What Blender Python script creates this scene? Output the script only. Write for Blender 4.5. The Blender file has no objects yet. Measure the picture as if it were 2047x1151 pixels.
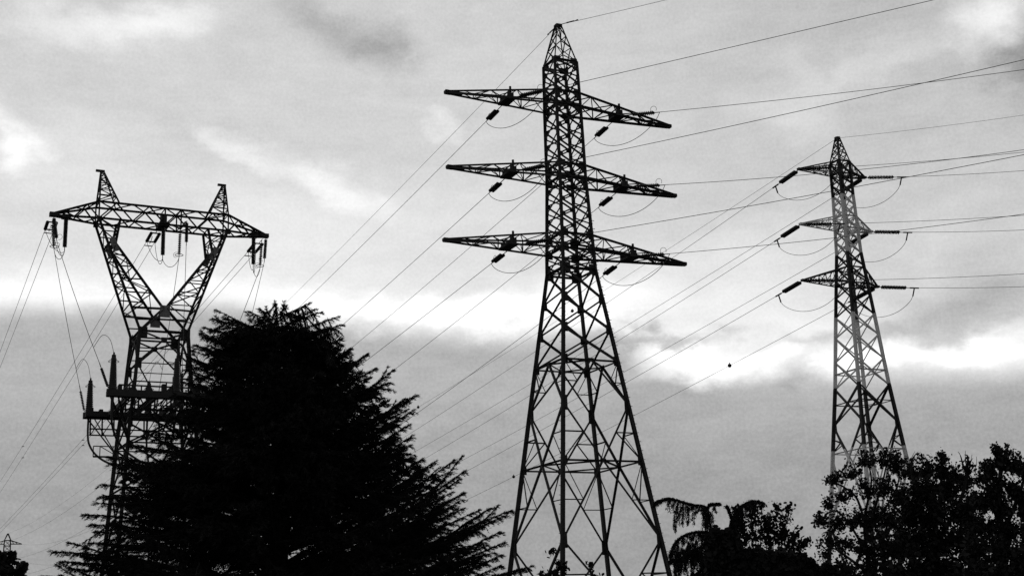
import bpy, math, random
import numpy as np

random.seed(11)
rng = np.random.default_rng(7)
SC = bpy.context.scene
COL = SC.collection
PI = math.pi

# ------------------------------------------------------------------ camera
FPX = 2607.5                       # focal length in pixels of a 2047 px wide picture
PITCH = math.radians(14.905)
ROLL = math.radians(2.3466)
CAMZ = 1.6
_c, _s = math.cos(PITCH), math.sin(PITCH)
FWD = np.array([0, _c, _s]); UPV = np.array([0, -_s, _c]); RGT = np.array([1.0, 0, 0])
CX = RGT * math.cos(ROLL) - UPV * math.sin(ROLL)
CY = RGT * math.sin(ROLL) + UPV * math.cos(ROLL)
CAM = np.array([0, 0, CAMZ])

def V(*a):
    return np.array(a, float)

def ray(px, py):
    return FWD * FPX + CX * (px - 1023.5) + CY * (575.5 - py)

def at(px, py, Y):
    """the point of the world at distance Y in front of the camera seen at a place of the photo"""
    d = ray(px, py)
    return CAM + d * (Y / d[1])

def atz(px, py, z):
    d = ray(px, py)
    return CAM + d * ((z - CAMZ) / d[2])

def pix(P):
    q = np.asarray(P, float) - CAM
    d = q @ FWD
    return 1023.5 + FPX * (q @ CX) / d, 575.5 - FPX * (q @ CY) / d

def unit(v):
    v = np.asarray(v, float)
    return v / max(np.linalg.norm(v), 1e-9)

cam_data = bpy.data.cameras.new('camera')
cam = bpy.data.objects.new('camera', cam_data)
COL.objects.link(cam)
from mathutils import Matrix
M4 = Matrix(((CX[0], CY[0], -FWD[0], 0), (CX[1], CY[1], -FWD[1], 0), (CX[2], CY[2], -FWD[2], CAMZ), (0, 0, 0, 1)))
cam.matrix_world = M4
cam_data.sensor_width = 36
cam_data.lens = FPX / 2047 * 36
cam_data.clip_start = 0.1
cam_data.clip_end = 20000
SC.camera = cam
SC.view_settings.view_transform = 'Standard'
SC.view_settings.look = 'None'
SC.view_settings.exposure = 0
SC.view_settings.gamma = 1
SC.render.filter_size = 1.9
SC.view_settings.use_curve_mapping = False

# ------------------------------------------------------------------ materials (the picture is black and white: every colour is a grey)
def mat(name, v, rough=0.7, var=0.25, scale=6.0, metallic=0.0, spec=0.3):
    m = bpy.data.materials.new(name); m.use_nodes = True
    nt = m.node_tree; b = nt.nodes['Principled BSDF']
    tc = nt.nodes.new('ShaderNodeTexCoord')
    n = nt.nodes.new('ShaderNodeTexNoise'); n.inputs['Scale'].default_value = scale; n.inputs['Detail'].default_value = 5
    r = nt.nodes.new('ShaderNodeValToRGB')
    a, c = v * (1 - var), v * (1 + var)
    r.color_ramp.elements[0].position = 0.3; r.color_ramp.elements[0].color = (a, a, a, 1)
    r.color_ramp.elements[1].position = 0.7; r.color_ramp.elements[1].color = (c, c, c, 1)
    nt.links.new(tc.outputs['Object'], n.inputs['Vector'])
    nt.links.new(n.outputs['Fac'], r.inputs['Fac'])
    nt.links.new(r.outputs['Color'], b.inputs['Base Color'])
    b.inputs['Roughness'].default_value = rough
    b.inputs['Metallic'].default_value = metallic
    b.inputs['Specular IOR Level'].default_value = spec
    return m

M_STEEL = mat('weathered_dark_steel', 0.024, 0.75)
M_LIT_PLATE = mat('lit_steel_plate', 0.16, 0.7)  # paler than the steel: light on flat plates is put into the colour
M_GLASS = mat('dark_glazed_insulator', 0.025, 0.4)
M_WIRE = mat('aluminium_conductor', 0.06, 0.7)
M_BALL = mat('warning_sphere_paint', 0.04, 0.6)
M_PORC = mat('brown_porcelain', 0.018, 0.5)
M_RUBBER = mat('black_cable_sheath', 0.02, 0.6)
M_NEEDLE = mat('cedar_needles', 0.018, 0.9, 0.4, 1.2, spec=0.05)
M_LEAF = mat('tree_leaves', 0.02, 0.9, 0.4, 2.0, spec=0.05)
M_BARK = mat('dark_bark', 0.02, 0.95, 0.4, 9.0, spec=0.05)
M_GRASS = mat('dull_grass_ground', 0.06, 0.95, 0.5, 0.35, spec=0.05)

def striped_paint():
    """red and white aviation bands of the right-hand pylon, banded by height above its base"""
    m = mat('banded_aviation_paint', 0.05, 0.6)
    nt = m.node_tree; b = nt.nodes['Principled BSDF']
    tc = nt.nodes.new('ShaderNodeTexCoord'); sp = nt.nodes.new('ShaderNodeSeparateXYZ')
    dv = nt.nodes.new('ShaderNodeMath'); dv.operation = 'DIVIDE'; dv.inputs[1].default_value = 60.0
    r = nt.nodes.new('ShaderNodeValToRGB'); r.color_ramp.interpolation = 'CONSTANT'
    D, W = 0.028, 0.80
    stops = [(0.0, D), (10.0, W), (17.35, D), (23.55, W), (30.65, D), (37.0, W), (42.95, D)]
    el = r.color_ramp.elements
    while len(el) < len(stops): el.new(0.5)
    for e, (z, v) in zip(el, stops):
        e.position = z / 60.0; e.color = (v, v, v, 1)
    nt.links.new(tc.outputs['Object'], sp.inputs[0]); nt.links.new(sp.outputs['Z'], dv.inputs[0]); nt.links.new(dv.outputs[0], r.inputs['Fac'])
    mx = nt.nodes.new('ShaderNodeMix'); mx.data_type = 'RGBA'; mx.blend_type = 'MULTIPLY'; mx.inputs[0].default_value = 1.0
    n = nt.nodes.new('ShaderNodeTexNoise'); n.inputs['Scale'].default_value = 3.0
    r2 = nt.nodes.new('ShaderNodeValToRGB'); r2.color_ramp.elements[0].color = (.7, .7, .7, 1); r2.color_ramp.elements[1].color = (1, 1, 1, 1)
    nt.links.new(tc.outputs['Object'], n.inputs['Vector']); nt.links.new(n.outputs['Fac'], r2.inputs['Fac'])
    nt.links.new(r.outputs['Color'], mx.inputs[6]); nt.links.new(r2.outputs['Color'], mx.inputs[7])
    nt.links.new(mx.outputs[2], b.inputs['Base Color'])
    return m
M_STRIPE = striped_paint()

# ------------------------------------------------------------------ objects
def tag(o, label=None, cat=None, group=None, kind=None):
    if label: o['label'] = label
    if cat: o['category'] = cat
    if group: o['group'] = group
    if kind: o['kind'] = kind
    return o

def thing(name, label, cat, loc=(0, 0, 0), rotz=0.0, group=None, tilt=(0, 0)):
    o = bpy.data.objects.new(name, None); COL.objects.link(o)
    o.empty_display_size = 0.3
    o.location = [float(x) for x in loc]; o.rotation_euler = (tilt[0], tilt[1], rotz)
    return tag(o, label, cat, group)

class MB:
    """collects bars, tubes and plates into one mesh"""
    def __init__(s): s.v = []; s.f = []
    def add(s, verts, faces):
        k = len(s.v); s.v.extend([tuple(map(float, p)) for p in verts]); s.f.extend([tuple(i + k for i in f) for f in faces])
    def bar(s, p, q, w, t=None, ref=None, kind='L'):
        p = np.asarray(p, float); q = np.asarray(q, float); d = q - p
        if np.linalg.norm(d) < 1e-6: return
        d = unit(d)
        if ref is None: ref = V(0, 0, 1) if abs(d[2]) < .95 else V(1, 0, 0)
        a = unit(np.cross(d, ref)); b = np.cross(d, a)
        if kind == 'L':
            t = t or max(w * .14, .012)
            poly = [(0, 0), (w, 0), (w, t), (t, t), (t, w), (0, w)]
            off = -w * .35
        else:
            h = t or w
            poly = [(-w / 2, -h / 2), (w / 2, -h / 2), (w / 2, h / 2), (-w / 2, h / 2)]; off = 0
        n = len(poly); vs = []
        for P in (p, q):
            for x, y in poly: vs.append(P + a * (x + off) + b * (y + off))
        fs = [tuple(range(n))[::-1], tuple(range(n, 2 * n))] + [(i, (i + 1) % n, n + (i + 1) % n, n + i) for i in range(n)]
        s.add(vs, fs)
    def leg(s, pts, ws):
        for i in range(len(pts) - 1): s.bar(pts[i], pts[i + 1], ws[i])
    def tube(s, pts, r, n=6, cap=True, r2=None):
        pts = [np.asarray(p, float) for p in pts]; m = len(pts); vs = []; prev = None
        for i, p in enumerate(pts):
            d = unit(pts[min(i + 1, m - 1)] - pts[max(i - 1, 0)])
            if prev is None: a = unit(np.cross(d, V(0, 0, 1) if abs(d[2]) < .9 else V(1, 0, 0)))
            else: a = unit(prev - d * (prev @ d))
            prev = a; b = np.cross(d, a)
            rr = r if r2 is None else r + (r2 - r) * i / (m - 1)
            for k in range(n):
                t = 2 * PI * k / n; vs.append(p + (a * math.cos(t) + b * math.sin(t)) * rr)
        fs = []
        for i in range(m - 1):
            for k in range(n):
                fs.append((i * n + k, i * n + (k + 1) % n, (i + 1) * n + (k + 1) % n, (i + 1) * n + k))
        if cap: fs.append(tuple(range(n))[::-1]); fs.append(tuple(range((m - 1) * n, m * n)))
        s.add(vs, fs)
    def lathe(s, p, d, prof, n=10):
        """profile [(along, radius)] turned about the axis d through p"""
        p = np.asarray(p, float); d = unit(d)
        a = unit(np.cross(d, V(0, 0, 1) if abs(d[2]) < .9 else V(1, 0, 0))); b = np.cross(d, a); vs = []
        for h, r in prof:
            for k in range(n):
                t = 2 * PI * k / n; vs.append(p + d * h + (a * math.cos(t) + b * math.sin(t)) * r)
        m = len(prof); fs = []
        for i in range(m - 1):
            for k in range(n):
                fs.append((i * n + k, i * n + (k + 1) % n, (i + 1) * n + (k + 1) % n, (i + 1) * n + k))
        fs.append(tuple(range(n))[::-1]); fs.append(tuple(range((m - 1) * n, m * n)))
        s.add(vs, fs)
    def plate(s, c, a, b, wa, wb, th=.03):
        c = np.asarray(c, float); a = unit(a); b = unit(b - a * (b @ a)); n = np.cross(a, b)
        vs = [c + a * x * wa / 2 + b * y * wb / 2 + n * z * th / 2 for z in (-1, 1) for x, y in ((-1, -1), (1, -1), (1, 1), (-1, 1))]
        s.add(vs, [(3, 2, 1, 0), (4, 5, 6, 7), (0, 1, 5, 4), (1, 2, 6, 5), (2, 3, 7, 6), (3, 0, 4, 7)])
    def build(s, name, m, parent=None, loc=None, smooth=False):
        me = bpy.data.meshes.new(name); me.from_pydata(s.v, [], s.f); me.update()
        if smooth: me.polygons.foreach_set('use_smooth', [True] * len(me.polygons))
        me.materials.append(m)
        o = bpy.data.objects.new(name, me); COL.objects.link(o)
        if parent is not None: o.parent = parent
        if loc is not None: o.location = [float(x) for x in loc]
        return o

def tris_object(name, T, m, parent=None, loc=(0, 0, 0)):
    """T: (n,k,3) array of k-sided faces -> one mesh"""
    n, k = T.shape[0], T.shape[1]
    me = bpy.data.meshes.new(name)
    me.vertices.add(n * k); me.vertices.foreach_set('co', T.reshape(-1).astype(np.float32))
    me.loops.add(n * k); me.loops.foreach_set('vertex_index', np.arange(n * k, dtype=np.int32))
    me.polygons.add(n); me.polygons.foreach_set('loop_start', np.arange(0, n * k, k, dtype=np.int32))
    me.update(calc_edges=True); me.validate()
    me.materials.append(m)
    o = bpy.data.objects.new(name, me); COL.objects.link(o)
    if parent is not None: o.parent = parent
    o.location = [float(x) for x in loc]
    return o

def frame_of(o_loc, yaw, tilt_u=0.0, tilt_v=0.0):
    """local tower coordinates (u across the line along the arms, v away, z up) -> world"""
    ca, sa = math.cos(yaw), math.sin(yaw)
    def W(p):
        u, v, z = p[0] + tilt_u * p[2], p[1] + tilt_v * p[2], p[2]
        return V(o_loc[0] + ca * u - sa * v, o_loc[1] + sa * u + ca * v, o_loc[2] + z)
    return W

LAB = {}
# ================================================================== THE TALL CENTRAL PYLON
C_LOC = V(4.746, 100, 0); C_YAW = math.radians(26.42)
CW = frame_of(C_LOC, C_YAW)
def cw(z):          # half width of the body at height z
    return float(np.interp(z, [0, 29.26, 30.9, 36.9, 43.2, 47.18], [5.13, 1.43, 1.385, 1.17, 1.105, 1.03]))
SG = {'L': (-1, 1), 'A': (-1, -1), 'R': (1, -1), 'B': (1, 1)}
def cc(k, z):
    w = cw(z); return V(SG[k][0] * w, SG[k][1] * w, z)
FACES = [('L', 'A'), ('A', 'R'), ('R', 'B'), ('B', 'L')]

def gusset(mb, p, a, b, s, th=.035): mb.plate(p, a, b, s, s, th)

def central_pylon():
    root = thing('lattice_pylon', 'tallest dark lattice pylon in the middle with three wide crossarm levels', 'pylon', C_LOC, C_YAW, 'lattice pylons')
    lev = [0, 8.07, 13.91, 18.27, 21.73, 24.3, 26.8, 29.26, 30.9, 36.9, 43.2, 47.18]
    for k in 'LARB':
        mb = MB()
        for z0, z1 in zip(lev[:-1], lev[1:]):
            w = np.interp((z0 + z1) / 2, [0, 22, 30, 47], [.36, .31, .26, .22])
            sgn = SG[k]
            mb.bar(cc(k, z0), cc(k, z1), w, w * .22, ref=V(-sgn[0], 0.0001, 0))
            mb.bar(cc(k, z0) , cc(k, z1), w * .8, w * .2, ref=V(0.0001, -sgn[1], 0))
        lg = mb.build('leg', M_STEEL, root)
        if k in 'AR':
            z = .6; i = 0; first = {}
            while z < 34 and i < 98:
                d = V(SG[k][0], 0, 0) if i % 2 else V(0, SG[k][1], 0)
                if i % 2 not in first:
                    sb = MB(); sb.bar(V(0, 0, 0), d * .33, .035, kind='B'); o = sb.build('step_bolt', M_STEEL, lg, loc=cc(k, z)); first[i % 2] = o
                else:
                    o = first[i % 2].copy(); COL.objects.link(o); o.parent = lg; o.location = [float(x) for x in cc(k, z)]
                z += .345; i += 1
    # bracing, one part per face
    zt = [29.26 + i * (47.18 - 29.26) / 14 for i in range(15)]
    for fi, (a, b) in enumerate(FACES):
        mb = MB()
        n = V(SG[a][0] + SG[b][0], SG[a][1] + SG[b][1], 0) / 2
        e = unit(cc(b, 20) - cc(a, 20))
        # upper body: crossed diagonals with joint plates
        off = 0 if fi % 2 == 0 else (zt[1] - zt[0]) / 2
        zz = [z + off for z in zt if z + off < 47.3]
        if off: zz = [29.26] + zz + [47.18]
        for z0, z1 in zip(zz[:-1], zz[1:]):
            A0, A1, B0, B1 = cc(a, z0), cc(a, z1), cc(b, z0), cc(b, z1)
            mb.bar(A0, B1, .115, ref=n); mb.bar(B0 + n * -.05, A1 + n * -.05, .115, ref=n)
            mb.plate((A0 + A1 + B0 + B1) / 4, e, V(0, 0, 1), .24, .24)
            for P, sg in ((A0, 1), (B0, -1)): mb.plate(P + e * sg * .17, e, V(0, 0, 1), .36, .38)
        for z in (30.9, 32.15, 36.9, 38.1, 43.2, 44.4, 47.18):
            mb.bar(cc(a, z), cc(b, z), .17, ref=V(0, 0, 1))
            for c, sg in ((a, 1), (b, -1)): mb.plate(cc(c, z) + e * sg * .26, e, V(0, 0, 1), .55, .55)
        # middle: three panels
        z3 = [29.26, 26.8, 24.3, 21.73]
        wide = (a, b) in (('A', 'R'), ('B', 'L'))
        for i in range(3):
            zu, zl = z3[i], z3[i + 1]
            if wide:
                l, r = (a, b) if (a, b) == ('A', 'R') else (b, a)
                mb.bar(cc(l, zu), cc(r, zl), .24, ref=n); mb.bar(cc(l, zl) - n * .1, cc(r, zu) - n * .1, .13, ref=n)
            else:
                near, far = ('A', 'L') if 'A' in (a, b) else ('R', 'B')
                mb.bar(cc(near, zu), cc(far, zl), .12, ref=n)
            for c, sg in ((a, 1), (b, -1)): mb.plate(cc(c, zl) + e * sg * .16, e, V(0, 0, 1), .42, .75)
        mb.bar(cc(a, 29.26), cc(b, 29.26), .2, ref=V(0, 0, 1))
        for c, sg in ((a, 1), (b, -1)): mb.plate(cc(c, 29.26) + e * sg * .25, e, V(0, 0, 1), .7, .85)
        # lower: diamonds between the rings with light redundant members
        for zr, zk, zb in ((21.73, 18.27, 13.91), (13.91, 8.07, 3.2)):
            mt_, mbm = (cc(a, zr) + cc(b, zr)) / 2, (cc(a, zb) + cc(b, zb)) / 2
            for c, sg in ((a, 1), (b, -1)):
                k = cc(c, zk)
                mb.bar(mt_, k, .155, ref=n); mb.bar(k, mbm, .155, ref=n)
                h = cc(c, (zr + zk) / 2); d = (mt_ + k) / 2
                mb.bar(h, d, .075, ref=V(0, 0, 1)); mb.bar(cc(c, zr), d, .07, ref=n)
                h = cc(c, (zk + zb) / 2); d = (mbm + k) / 2
                mb.bar(h, d, .1, ref=V(0, 0, 1)); mb.bar(cc(c, zb), d, .08, ref=n)
                mb.plate(k + e * sg * .17, e, V(0, 0, 1), .36, 1.15)
                mb.plate(cc(c, zr) + e * sg * .16, e, V(0, 0, 1), .4, .6)
            mb.plate(mt_, e, V(0, 0, 1), .5, .3); mb.plate(mbm, e, V(0, 0, 1), .5, .3)
        m3 = (cc(a, 3.2) + cc(b, 3.2)) / 2
        for c in (a, b): mb.bar(m3, cc(c, .05), .19, ref=n)
        mb.build('face_bracing', M_STEEL, root)
    for z in (21.73, 13.91, 3.2):
        mb = MB()
        mids = [(cc(a, z) + cc(b, z)) / 2 for a, b in FACES]
        for a, b in FACES: mb.bar(cc(a, z), cc(b, z), .135, ref=V(0, 0, 1))
        for i in range(4): mb.bar(mids[i], mids[(i + 1) % 4], .12, ref=V(0, 0, 1))
        mb.build('diaphragm', M_STEEL, root)
    # peak
    mb = MB(); top = 50.75; h = .2
    T = {k: V(SG[k][0] * h, SG[k][1] * h, top) for k in 'LARB'}
    zl = [0, .38, .7, 1]
    P = lambda k, t: cc(k, 47.18) * (1 - t) + T[k] * t
    for k in 'LARB': mb.bar(P(k, 0), P(k, 1), .1)
    for a, b in FACES:
        for t0, t1 in zip(zl[:-1], zl[1:]):
            mb.bar(P(a, t0), P(b, t1), .075); mb.bar(P(b, t0), P(a, t1), .075)
        mb.bar(P(a, 1), P(b, 1), .14, kind='B')
    mb.plate(V(0, 0, top), V(1, 0, 0), V(0, 1, 0), .55, .5, .14)
    mb.build('peak', M_STEEL, root)
    # crossarms
    for zu, zl_, uts, tz in ((44.4, 43.18, 10.12, 43.12), (38.1, 36.91, 10.14, 36.85), (32.15, 30.91, 10.6, 30.89)):
        for sg in (-1, 1):
            mb = MB(); tipu = sg * uts
            wu, wl = cw(zu), cw(zl_)
            ch = []
            for sv in (-1, 1):
                ch.append((V(sg * wu, sv * wu, zu), V(tipu, sv * .12, tz + .14)))
                ch.append((V(sg * wl, sv * wl, zl_), V(tipu, sv * .14, tz)))
            for q, (p0, p1) in enumerate(ch):
                mb.bar(p0, p1 + (p1 - p0) * .015, .17 if q % 2 else .15)
            f = lambda q, t: ch[q][0] * (1 - t) + ch[q][1] * t
            N = 8; ts = [1 - (1 - i / N) ** 1.0 for i in range(N)]
            for i in range(N - 1):
                t0, t1 = ts[i], ts[i + 1]
                for q0, q1 in ((0, 1), (2, 3), (1, 3), (0, 2)):
                    x, y = (q0, q1) if i % 2 else (q1, q0)
                    w = .075 if t0 < .7 else .06
                    mb.bar(f(x, t0), f(y, t1), w)
                    if i % 2 == 0 and q0 != 0: mb.bar(f(q0, t0), f(q1, t0), w)
            mb.plate((f(0, 1) + f(3, 1)) / 2 - V(sg * .35, 0, 0), V(1, 0, 0), V(0, 1, 0), 1.5, .36, .2)
            mb.plate(V(tipu + sg * .12, 0, tz + .05), V(1, 0, 0), V(0, 1, 0), .5, .34, .3)
            arm = mb.build('crossarm', M_STEEL, root)
            hb = MB(); t = .44
            a4 = [f(q, t) for q in range(4)]
            for x, y in ((0, 1), (2, 3), (1, 3), (0, 2), (0, 3), (1, 2)): hb.bar(a4[x], a4[y], .13)
            hb.plate((a4[1] + a4[3]) / 2, V(1, 0, 0), V(0, 1, 0), .85, abs(a4[3][1] - a4[1][1]) + .3, .12)
            hb.plate((a4[0] + a4[1]) / 2 - V(0, 0, .1), V(1, 0, 0), V(0, 0, 1), .55, .5, .1)
            hb.plate((a4[2] + a4[3]) / 2 - V(0, 0, .1), V(1, 0, 0), V(0, 0, 1), .55, .5, .1)
            hb.bar(a4[0], a4[0] + V(0, 0, .3), .14, kind='B')
            hb.build('hanger_bracket', M_STEEL, arm)
    return root
central_pylon()

# ================================================================== THE STRIPED RIGHT-HAND PYLON
R_LOC = V(33.236, 125, 0); R_YAW = .433; R_TU, R_TV = .017, .004
RW0 = frame_of(R_LOC, R_YAW, R_TU, R_TV)
def rw(z): return float(np.interp(z, [0, 17.39, 23.55, 30.67, 37.05, 43.0, 46.76], [3.9, 2.356, 1.812, 1.315, .846, .715, .70]))
def rl(p): return V(p[0] + R_TU * p[2], p[1] + R_TV * p[2], p[2])     # its axis leans a touch
def rc(k, z):
    w = rw(z); return rl(V(SG[k][0] * w, SG[k][1] * w, z))
R_ARMS = ((45.44, 46.7, 5.2, 2.95), (39.63, 40.9, 5.57, 3.05), (33.84, 35.5, 5.95, 3.14))

def right_pylon():
    root = thing('lattice_pylon', 'banded light and dark lattice pylon on the right above the leafy trees', 'pylon', R_LOC, R_YAW, 'lattice pylons')
    lev = [0, 5, 10, 17.39, 19.98, 23.55, 30.67, 37.05, 43.0, 46.76]
    for k in 'LARB':
        mb = MB()
        for z0, z1 in zip(lev[:-1], lev[1:]):
            w = np.interp((z0 + z1) / 2, [0, 23, 30, 47], [.36, .33, .3, .25])
            mb.bar(rc(k, z0), rc(k, z1), w, w * .22, ref=V(-SG[k][0], .0001, 0))
            mb.bar(rc(k, z0), rc(k, z1), w * .85, w * .2, ref=V(.0001, -SG[k][1], 0))
        mb.build('leg', M_STRIPE, root)
    for fi, (a, b) in enumerate(FACES):
        mb = MB(); n = V(SG[a][0] + SG[b][0], SG[a][1] + SG[b][1], 0) / 2; e = unit(rc(b, 20) - rc(a, 20))
        zs = [23.55, 26.2, 28.6, 30.67, 32.6, 34.3, 35.7, 37.05, 38.4, 39.63, 40.9, 42.1, 43.3, 44.4, 45.44, 46.76]
        for i, (z0, z1) in enumerate(zip(zs[:-1], zs[1:])):
            mb.bar(rc(a, z0), rc(b, z1), .13, ref=n); mb.bar(rc(b, z0) - n * .05, rc(a, z1) - n * .05, .13, ref=n)
            if z0 > 30: mb.plate(rc(a, z0) + e * .12, e, V(0, 0, 1), .3, .32)
        for z in (25.0, 33.84, 35.5, 39.63, 40.9, 45.44, 46.76): mb.bar(rc(a, z), rc(b, z), .13, ref=V(0, 0, 1))
        # the open panel with one big cross
        zt, zk, zp = 23.55, 19.98, 17.39
        mb.bar(rc(a, zt), rc(b, zk), .18, ref=n); mb.bar(rc(b, zt) - n * .06, rc(a, zk) - n * .06, .18, ref=n)
        zc = 22.0
        X = (rc(a, zt) + rc(b, zk) + rc(b, zt) + rc(a, zk)) / 4; X[2] = zc
        for c, sg in ((a, 1), (b, -1)):
            mb.bar(rc(c, zc), X, .09, ref=V(0, 0, 1))
            mb.plate(rc(c, zk) + e * sg * .15, e, V(0, 0, 1), .4, .95)
        mid = (rc(a, 16.6) + rc(b, 16.6)) / 2
        for c, sg in ((a, 1), (b, -1)):
            mb.bar(rc(c, zk), mid, .16, ref=n); d = (rc(c, zk) + mid) / 2
            mb.bar(rc(c, (zk + zp) / 2), d, .09); mb.bar(rc(c, zp), d, .1)
            mb.bar(mid, rc(c, 10.5), .16, ref=n); d = (mid + rc(c, 10.5)) / 2
            mb.bar(rc(c, 13.5), d, .09); mb.bar(rc(c, 17.0), d, .08)
            m2 = (rc(a, 5.2) + rc(b, 5.2)) / 2
            mb.bar(rc(c, 10.5), m2, .16, ref=n); mb.bar(m2, rc(c, .05), .16, ref=n)
        mb.bar(rc(a, 17.3), rc(b, 17.3), .1, ref=V(0, 0, 1)); mb.bar(rc(a, 5.2), rc(b, 5.2), .1, ref=V(0, 0, 1))
        mb.build('face_bracing', M_STRIPE, root)
    mb = MB(); mids = []
    for a, b in FACES:
        X = (rc(a, 23.55) + rc(b, 19.98) + rc(b, 23.55) + rc(a, 19.98)) / 4; X[2] = 22.0; mids.append(X)
    for i in range(4): mb.bar(mids[i], mids[(i + 1) % 4], .09, ref=V(0, 0, 1))
    mb.build('diaphragm', M_STRIPE, root)
    mb = MB(); top = 49.45
    P = lambda k, t: rc(k, 46.76) * (1 - t) + rl(V(SG[k][0] * .16, SG[k][1] * .16, top)) * t
    for k in 'LARB': mb.bar(P(k, 0), P(k, 1), .15)
    for a, b in FACES:
        for t0, t1 in ((0, .3), (.3, .56), (.56, .8), (.8, 1)):
            mb.bar(P(a, t0), P(b, t1), .08); mb.bar(P(b, t0), P(a, t1), .08)
        mb.bar(P(a, 1), P(b, 1), .2, kind='B')
    mb.build('peak', M_STRIPE, root)
    for zl, zu, ql, qr in R_ARMS:
        for sg, q in ((-1, ql), (1, qr)):
            mb = MB(); ch = []
            for sv in (-1, 1):
                ch.append((rl(V(sg * rw(zu), sv * rw(zu), zu)), rl(V(sg * q, sv * .08, zl + .1))))
                ch.append((rl(V(sg * rw(zl), sv * rw(zl), zl)), rl(V(sg * q, sv * .1, zl))))
            for i, (p0, p1) in enumerate(ch): mb.bar(p0, p1, .13)
            f = lambda i, t: ch[i][0] * (1 - t) + ch[i][1] * t
            N = 6
            for i in range(N - 1):
                t0, t1 = i / N, (i + 1) / N
                for x, y in ((0, 1), (2, 3), (1, 3)):
                    if i % 2: x, y = y, x
                    mb.bar(f(x, t0), f(y, t1), .06); mb.bar(f(x, t1), f(y, t1), .05)
            mb.plate(f(1, .97) + V(0, .1, .05), V(1, 0, 0), V(0, 1, 0), .55, .36, .2)
            mb.build('crossarm', M_STRIPE, root)
    return root
right_pylon()

# ================================================================== THE FORKED LEFT-HAND PYLON WITH THE CABLE PLATFORM
L_LOC = V(-30.698, 110, 0); L_YAW = .475
LW = frame_of(L_LOC, L_YAW)
def lw(z): return float(np.interp(z, [0, 9.46, 19.46, 23.4, 27.83], [4.0, 3.36, 2.73, 2.33, 2.0]))
ZB, ZT = 37.75, 39.24          # beam
ZP = 21.66                     # platform
def lc(k, z): return V(SG[k][0] * lw(z), SG[k][1] * lw(z) * .95, z)

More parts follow.
